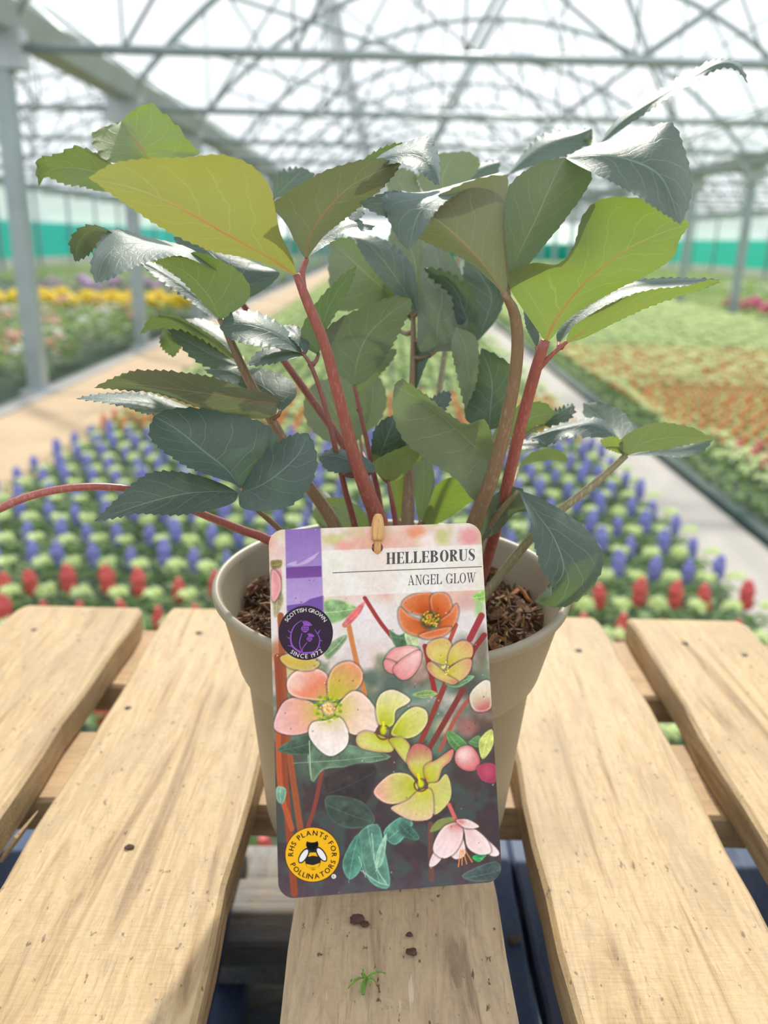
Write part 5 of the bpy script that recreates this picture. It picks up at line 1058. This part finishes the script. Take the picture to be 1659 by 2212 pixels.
def glyph(ch, S, h=.045):
    """high-contrast serif capital in a unit-high box (y up): (polygons, width). S = stem width, h = hairline"""
    sf = lambda x0, x1, y: rc(x0, y, x1, y + h)
    if ch == 'H': w = .66 + S; return [rc(.08, 0, .08 + S, 1), rc(w - .08 - S, 0, w - .08, 1), rc(.08, .48, w - .08, .48 + h)] + [sf(a, b, y) for y in (0, 1 - h) for a, b in ((0, .16 + S), (w - .16 - S, w))], w
    if ch in 'EL':
        w = .52 + S * .8; p = [rc(.08, 0, .08 + S, 1), sf(0, w, 0), [(w - .04, 0), (w, 0), (w + .01, .32), (w - .012, .32), (w - .14, h)]]
        if ch == 'L': return p + [sf(0, .16 + S, 1 - h)], w
        return p + [sf(0, w - .02, 1 - h), [(w - .02, 1), (w - .02, .70), (w - .045, .70), (w - .15, 1 - h), (w - .06, 1)], rc(.08, .49, w - .14, .49 + h), [(w - .15, .36), (w - .12, .36), (w - .12, .66), (w - .15, .66), (w - .19, .51)]], w
    if ch in 'BR':
        w = .56 + S; p = [rc(.08, 0, .08 + S, 1), sf(0, .16 + S, 0), sf(0, .30 + S * .5, 1 - h), rc(.08, .5, .36, .5 + h)]
        p += ring(.32, .75 + h / 4, .24 + S * .62, .25, .24 - S * .38, .25 - h, -90, 90, 18)
        if ch == 'B': return p + [sf(0, .34, 0)] + ring(.34, .26, .26 + S * .7, .26 + h / 2, .26 - S * .3, .26 - h / 2, -90, 90, 18), w + .06
        return p + [[(.34, .5 + h), (.46, .52), (.40 + S * 1.0, .34), (.44 + S, .12), (.50 + S, .05), (.56 + S, .10), (.58 + S, .08), (.50 + S, -.01), (.40 + S, .0), (.34 + S * .5, .12), (.32 + S * .3, .36), (.26, .5)]], w + .0
    if ch == 'O': w = .62 + S * .8; return ring(w / 2, .5, w / 2, .52, w / 2 - S, .52 - h * .8), w
    if ch == 'G': w = .64 + S * .8; return ring(w / 2, .5, w / 2, .52, w / 2 - S, .52 - h * .8, 42, 322, 36) + [rc(w - S * 1.02, .02, w - .02, .42), sf(w - S - .16, w + .08, .42), [(w * .5 + w / 2 * .74, .84), (w - .05, 1.0), (w - .02, 1.0), (w - .02, .68), (w - .05, .68), (w * .5 + w / 2 * .6, .82)]], w + .06
    if ch == 'U': w = .66 + S * .7; return [rc(.08, .28, .08 + S, 1), sf(0, .16 + S, 1 - h), rc(w - .14, .28, w - .14 + h * 1.2, 1), sf(w - .26, w, 1 - h)] + ring((.08 + w - .09) / 2, .28, (w - .17) / 2, .30, (w - .17) / 2 - S, .30 - h, 180, 270, 14) + ring((.08 + w - .09) / 2, .28, (w - .17) / 2, .30, (w - .17) / 2 - h * 1.2, .30 - h, 270, 360, 14), w
    if ch == 'S':
        w = .46 + S * .7; pts = [(w - .07, .74), (w - .12, .92), (w * .5, .985), (.16, .90), (.12, .74), (.24, .60), (w * .5, .52), (w - .18, .42), (w - .10, .26), (w - .16, .09), (w * .48, .015), (.14, .09), (.06, .27)]
        c = catmull(pts, 40); p = []
        for i in range(40):
            def wd(t): return h * .8 + (S * 1.05 - h * .8) * max(0, math.sin(math.pi * min(1, max(0, (t - .18) / .64)))) ** 1.3
            def off(k):
                t = c[min(k + 1, 40)] - c[max(k - 1, 0)]; t = t / (np.linalg.norm(t) + 1e-9); n = np.array([-t[1], t[0]]); r = wd(k / 40) / 2; return c[k] + n * r, c[k] - n * r
            a, b = off(i), off(i + 1); p.append([tuple(a[0]), tuple(b[0]), tuple(b[1]), tuple(a[1])])
        return p + [rc(w - .09, .70, w - .06, 1.0), rc(.045, 0, .075, .30)], w
    if ch == 'A': w = .68 + S * .7; return [[(.10, h), (.10 + h * 1.2, h), (w * .47, 1.0), (w * .43, 1.0)], [(w * .40, 1.02), (w * .40 + S * .75, 1.02), (w - .06, h), (w - .06 - S * 1.1, h)], rc(w * .24, .30, w * .68, .30 + h), sf(0, .26, 0), sf(w - .14 - S * 1.1, w, 0)], w
    if ch == 'N': w = .72 + S * .6; return [rc(.13, 0, .13 + h * 1.1, 1), rc(w - .14, 0, w - .14 + h * 1.1, 1), [(.10, 1), (.10 + S * 1.15, 1), (w - .10, 0), (w - .10 - S * .75, 0)], sf(0, .28, 0), sf(0, .12 + S, 1 - h), sf(w - .26, w, 1 - h)], w
    if ch == 'W':
        w = 1.02 + S * .6; a = S * 1.1
        return [[(.08, 1), (.08 + a, 1), (.30 + a * .6, 0), (.30, 0)], [(.30 + a * .2, 0), (.30 + a * .2 + h, 0), (.56 + h, 1), (.56, 1)], [(.44, 1), (.44 + a, 1), (.68 + a * .6, 0), (.68, 0)], [(.68 + a * .2, 0), (.68 + a * .2 + h, 0), (w - .09, 1), (w - .09 - h, 1)], sf(0, .18 + a, 1 - h), sf(.38, .56 + a, 1 - h), sf(w - .22, w, 1 - h)], w
    return [], .34
def serif_line(text, x0, yb0, x1, yb1, hgt, S, h, gap):
    """polygons of a serif line from (x0,yb0) to (x1,yb1), baseline in photo pixels"""
    gl = [glyph(c, S, h) for c in text]; tot = sum(g[1] for g in gl) + gap * (len(text) - 1); sxx = (x1 - x0) / tot; out = []; cx = 0
    for p, w in gl:
        for poly in p:
            out.append([(x0 + (cx + a) * sxx, yb0 + (yb1 - yb0) * ((cx + a) / tot) - b * hgt) for a, b in poly])
        cx += w + gap
    return out
lt = empty('title_lettering'); lt.parent = card
flat('heading', serif_line('HELLEBORUS', 834, 1219, 1026, 1210.5, 25, .24, .05, .07), .00010, ink('grey', 84, 80, 80), lt)['label'] = 'grey bold serif heading HELLEBORUS'
flat('variety_name', serif_line('ANGEL GLOW', 881, 1264.5, 1028, 1258, 21.5, .135, .05, .09), .00010, ink('dark_grey', 70, 66, 66), lt)['label'] = 'grey serif lettering ANGEL GLOW'
flat('rule_line', [[(718, 1236.6), (1041, 1223.2), (1041, 1224.8), (718, 1238.2)]], .00010, ink('rule', 70, 66, 66), lt)
def disc(cx, cy, r, n=72): return [[(cx + r * math.cos(2 * math.pi * k / n), cy + r * math.sin(2 * math.pi * k / n)) for k in range(n)]]
def char_polys(ch):
    cu = bpy.data.curves.new('glyph', 'FONT'); cu.body = ch; cu.size = 1.0; cu.resolution_u = 3; ob = bpy.data.objects.new('glyph', cu); COL.objects.link(ob)
    dg = bpy.context.evaluated_depsgraph_get(); dg.update(); me = bpy.data.meshes.new_from_object(ob.evaluated_get(dg))
    v = [(p.co.x, p.co.y) for p in me.vertices]; fs = [tuple(p.vertices) for p in me.polygons]
    bpy.data.objects.remove(ob); bpy.data.curves.remove(cu); bpy.data.meshes.remove(me); return v, fs
_cc = {}
def arc_text(name, text, cx, cy, r, amid, span, size, top, mat, parent, z, bold=0.0):
    """text around a circle in photo pixels; amid in degrees clockwise from 12 o'clock"""
    ad = []
    for c in text:
        if c not in _cc: _cc[c] = char_polys(c) if c != ' ' else ([], [])
        v = _cc[c][0]; ad.append((max((p[0] for p in v), default=.28) - min((p[0] for p in v), default=0), min((p[0] for p in v), default=0)))
    gap = .09; tot = sum(a for a, _ in ad) + gap * (len(text) - 1); mb = MB(); pos = 0
    for c, (w, x0) in zip(text, ad):
        ac = ((pos + w / 2) / tot - .5) * span; ang = math.radians(amid + (ac if top else -ac)); v, fs = _cc[c]; pos += w + gap; q = []
        for dx_, dy_ in ((0, 0), (bold, 0), (-bold, 0), (0, bold)) if bold else ((0, 0),):
            q = []
            for x, y in v:
                lx, ly = (x - x0 - w / 2) * size + dx_, y * size + dy_
                if top: rr_ = r + ly; a = ang; px_, py_ = cx + rr_ * math.sin(a) + lx * math.cos(a), cy - rr_ * math.cos(a) + lx * math.sin(a)
                else: rr_ = r - ly; a = ang; px_, py_ = cx + rr_ * math.sin(a) - lx * math.cos(a), cy - rr_ * math.cos(a) - lx * math.sin(a)
                q.append((*CL(px_, py_), z))
            mb.add(q, fs)
    return mb.build(name, mat, parent)
# violet-black thistle badge
b1 = empty('round_badge'); b1.parent = card; b1['label'] = 'dark purple round badge with thistles'
cx, cy = 660.5, 1367; dk, vi, wh = ink('plum', 46, 26, 48), ink('violet', 150, 84, 190), ink('white', 232, 228, 228)
flat('badge_disc', disc(cx, cy, 58.8), .00009, dk, b1)
arc_text('badge_lettering', 'SCOTTISH GROWN', cx, cy, 45.5, 0, 118, 12.2, True, wh, b1, .00014)
arc_text('badge_lettering', 'SINCE 1972', cx, cy, 55.0, 178, 82, 12.8, False, wh, b1, .00014)
def stroke(pts, w0, w1):
    c = catmull(pts, 16); out = []
    for i in range(16):
        def off(k):
            t = c[min(k + 1, 16)] - c[max(k - 1, 0)]; t = t / (np.linalg.norm(t) + 1e-9); n = np.array([-t[1], t[0]]); r = (w0 + (w1 - w0) * k / 16) / 2; return c[k] + n * r, c[k] - n * r
        a, b = off(i), off(i + 1); out.append([tuple(a[0]), tuple(b[0]), tuple(b[1]), tuple(a[1])])
    return out
th = []
th += stroke([(652, 1340), (636, 1352), (628, 1374), (632, 1396), (650, 1410)], 1.2, 4.2) + stroke([(680, 1360), (690, 1378), (688, 1396), (678, 1408), (654, 1411)], 1.2, 3.6)
for a, b in (((630, 1368), (621, 1361)), ((628, 1380), (619, 1376)), ((631, 1396), (621, 1394)), ((687, 1368), (692, 1360)), ((690, 1382), (697, 1385)), ((688, 1396), (693, 1400))): th += stroke([a, b], 2.6, .5)
th += stroke([(652, 1368), (647, 1390), (653, 1411)], 1.6, 1.6) + stroke([(663, 1388), (654, 1400), (653, 1411)], 1.4, 1.4)
def thistle(cx_, cy_, s):
    o = disc(cx_, cy_, 8.2 * s, 24)
    for k in range(-3, 4):
        a = math.radians(22 + k * 13); b = (cx_ + 7 * s * math.sin(a * .6), cy_ - 7 * s * math.cos(a * .6)); o += stroke([b, (cx_ + 17 * s * math.sin(a), cy_ - 17 * s * math.cos(a))], 1.4 * s, 2.6 * s)
    return o
th += thistle(659, 1358, 1.0) + thistle(668.5, 1380, .72); flat('thistle_emblem', th, .00013, vi, b1)
gr = []
for cx_, cy_, s in ((659, 1358, 1.0), (668.5, 1380, .72)):
    for k in (-1, 0, 1): gr += stroke([(cx_ - 7 * s, cy_ + 4 * k * s), (cx_ + 7 * s, cy_ + 4 * k * s - s)], .9 * s, .9 * s) + stroke([(cx_ + 4 * k * s, cy_ - 7 * s), (cx_ + 4 * k * s, cy_ + 7 * s)], .9 * s, .9 * s)
flat('thistle_grid', gr, .00015, dk, b1)
# yellow bee badge
b2 = empty('round_badge'); b2.parent = card; b2['label'] = 'yellow round badge with a bee'
cx, cy = 675, 1846; ye, bk = ink('yellow', 240, 180, 8), ink('black', 26, 24, 24)
flat('badge_disc', disc(cx, cy, 58.2), .00009, ye, b2); flat('badge_edge', ring(cx, cy, 59.8, 59.8, 58.2, 58.2, 0, 360, 72), .000085, ink('edge', 60, 40, 30), b2)
arc_text('badge_lettering', 'RHS PLANTS FOR', cx, cy, 41.5, 1, 192, 15.6, True, bk, b2, .00014, .35)
arc_text('badge_lettering', 'POLLINATORS', cx, cy, 52.5, 176, 142, 15.6, False, bk, b2, .00014, .35)
def ell(cx_, cy_, rx, ry, rot=0, n=36):
    r = math.radians(rot); return [[(cx_ + rx * math.cos(t) * math.cos(r) - ry * math.sin(t) * math.sin(r), cy_ + rx * math.cos(t) * math.sin(r) + ry * math.sin(t) * math.cos(r)) for t in [2 * math.pi * k / n for k in range(n)]]]
flat('bee_body', ell(674.5, 1824, 13.5, 12) + ell(676, 1858, 17, 21) + [rc(663, 1818, 687, 1838)], .00011, bk, b2)
flat('bee_stripe', ell(674, 1815.5, 11, 4) + [[(665, 1842), (686, 1841), (688, 1850), (676, 1848), (663, 1851)], [(661, 1866), (676, 1869), (691, 1864), (688, 1872), (676, 1877), (664, 1873)], [(664, 1874), (688, 1873), (684, 1877), (668, 1878)]], .00013, ye, b2)
flat('bee_wing_edge', ell(656.5, 1848, 9, 19, 32) + ell(694, 1845, 9, 19, -34), .00014, bk, b2); flat('bee_wing', ell(656, 1848.5, 6, 15.5, 32) + ell(694.5, 1845.5, 6, 15.5, -34), .00016, wh, b2)
flat('registered_mark', disc(721, 1893, 5.0, 24), .00009, wh, b2)
arc_text('registered_letter', 'R', 721, 1893, -2.8, 0, 10, 7.5, True, ink('dark', 50, 40, 44), b2, .00012)

# ------------------------------------------------------------------ bamboo peg
def peg_mat():
    m, nt, out = new_mat('bamboo'); tc = N(nt, 'ShaderNodeTexCoord'); gz = noise(nt, mapping(nt, tc.outputs['Object'], (1, 1, .06)), 1500, 4, .6)
    c = ramp(nt, gz, [(.3, (0.42, 0.20, 0.06, 1)), (.55, (0.68, 0.40, 0.16, 1)), (.75, (0.78, 0.52, 0.25, 1))]); b = N(nt, 'ShaderNodeBsdfPrincipled', Roughness=.5); nt.links.new(c, b.inputs['Base Color']); nt.links.new(b.outputs[0], out.inputs[0]); return m
M['bamboo'] = peg_mat()
hp = CO + EX * HX + EY * HY
tip = P(817, 1108, .299); neck = P(815.5, 1166, .2985); root = Vector((hp.x + .001, POT.y - .045, ZP + .075))
ax = (tip - neck).normalized(); peg = empty('bamboo_peg', hp); peg.rotation_mode = 'QUATERNION'; peg.rotation_quaternion = ax.to_track_quat('Z', 'Y')
L = (tip - neck).length; z0 = (neck - hp).dot(ax)
tag(peg, 'small rounded bamboo peg pushed through the hole in the plant label', 'peg')
MB().lathe([(0.0, z0 - .0002), (.00228, z0), (.00240, z0 + .0012), (.00245, z0 + .0035), (.0023, z0 + L * .62), (.00185, z0 + L * .85), (.0012, z0 + L * .97), (.0, z0 + L)], 20).build('peg_head', M['bamboo'], peg, True)
iv = peg.rotation_quaternion.inverted()
MB().tube([Vector((0, 0, z0 + .001)), iv @ (hp + EN * .0004 - EY * .0008 - hp), iv @ (hp - EN * .004 - EY * .004 - hp), iv @ (root - hp)], [.00135, .00135, .0013, .0012], 12).build('peg_shaft', M['bamboo'], peg, True)

# ------------------------------------------------------------------ bits lying on the deck
sp = G(790, 2135, ZP); sprig = empty('leaf_sprig', (sp.x, sp.y, ZP + .0006)); tag(sprig, 'tiny torn green sprig lying on the middle deck board', 'sprig')
M['sprig'] = simple('sprig_green', (0.20, 0.36, 0.07), .5, .3, 300, transl=(.3, .5, .1, 1), tw=.25)
def sl(x, y): q = G(x, y, ZP); return Vector((q.x - sp.x, q.y - sp.y, 0))
MB().tube([sl(783, 2110) + Vector((0, 0, .001)), sl(790, 2125) + Vector((0, 0, .0022)), sl(784, 2155) + Vector((0, 0, .001))], [.0007, .0009, .0006], 6).build('stem', M['sprig'], sprig, True)
for (a, b, w) in (((786, 2122), (752, 2145), 9), ((788, 2128), (778, 2157), 8), ((792, 2122), (832, 2112), 8), ((790, 2126), (812, 2132), 9), ((786, 2118), (782, 2105), 6), ((790, 2122), (800, 2140), 7)):
    A_, B_ = sl(*a), sl(*b); d = B_ - A_; s = Vector((-d.y, d.x, 0)).normalized() * (w / 2 * .305 / FPX); vs_ = []
    for t, k in ((0, .2), (.3, .9), (.6, 1), (.85, .6), (1, .05)):
        c_ = A_ + d * t + Vector((0, 0, .0014 + .0018 * math.sin(math.pi * t))); vs_ += [c_ - s * k + Vector((0, 0, .0006)), c_, c_ + s * k + Vector((0, 0, .0006))]
    mesh_obj('leaf', vs_, [(3 * i + j, 3 * i + j + 1, 3 * i + j + 4, 3 * i + j + 3) for i in range(4) for j in (0, 1)], M['sprig'], sprig, True)
def crumb(name, px, py, r, Z, mat, label, seed, cat='soil crumb', group=None):
    rn = random.Random(seed); c = G(px, py, Z); bm = bmesh.new(); bmesh.ops.create_icosphere(bm, subdivisions=2, radius=r)
    for vtx in bm.verts: k = rn.uniform(.7, 1.3); vtx.co = Vector((vtx.co.x * k * 1.25, vtx.co.y * k, max(vtx.co.z * k * .5, -r * .3)))
    me = bpy.data.meshes.new(name); bm.to_mesh(me); bm.free(); me.materials.append(mat); o = link(name, me, None, (c.x, c.y, Z + r * .3)); tag(o, label, cat, group); return o
M['crumb'] = simple('soil_crumb', (0.075, 0.04, 0.028), .9, .4, 400)
crumb('soil_crumb', 770, 1988, .0026, ZP, M['crumb'], 'dark soil crumb on the middle deck board just below the label', 1)
crumb('soil_crumb', 788, 1998, .0015, ZP, M['crumb'], 'tiny dark crumb touching the larger crumb below the label', 5)
crumb('soil_crumb', 888, 2058, .0019, ZP, M['crumb'], 'reddish brown soil crumb on the middle board near the green sprig', 2)
crumb('soil_crumb', 884, 2020, .0012, ZP, M['crumb'], 'small brown crumb in the upper middle of the shaded board', 6)
crumb('soil_crumb', 280, 1832, .0017, ZP, M['crumb'], 'dark soil crumb on the sunny board beside the pot', 3)
crumb('pebble', 1110, 2032, .0034, ZP - .14, simple('pebble_brown', (.2, .15, .11), .8, .3, 200), 'small brown pebble lying on the blue pallet', 4, 'pebble')
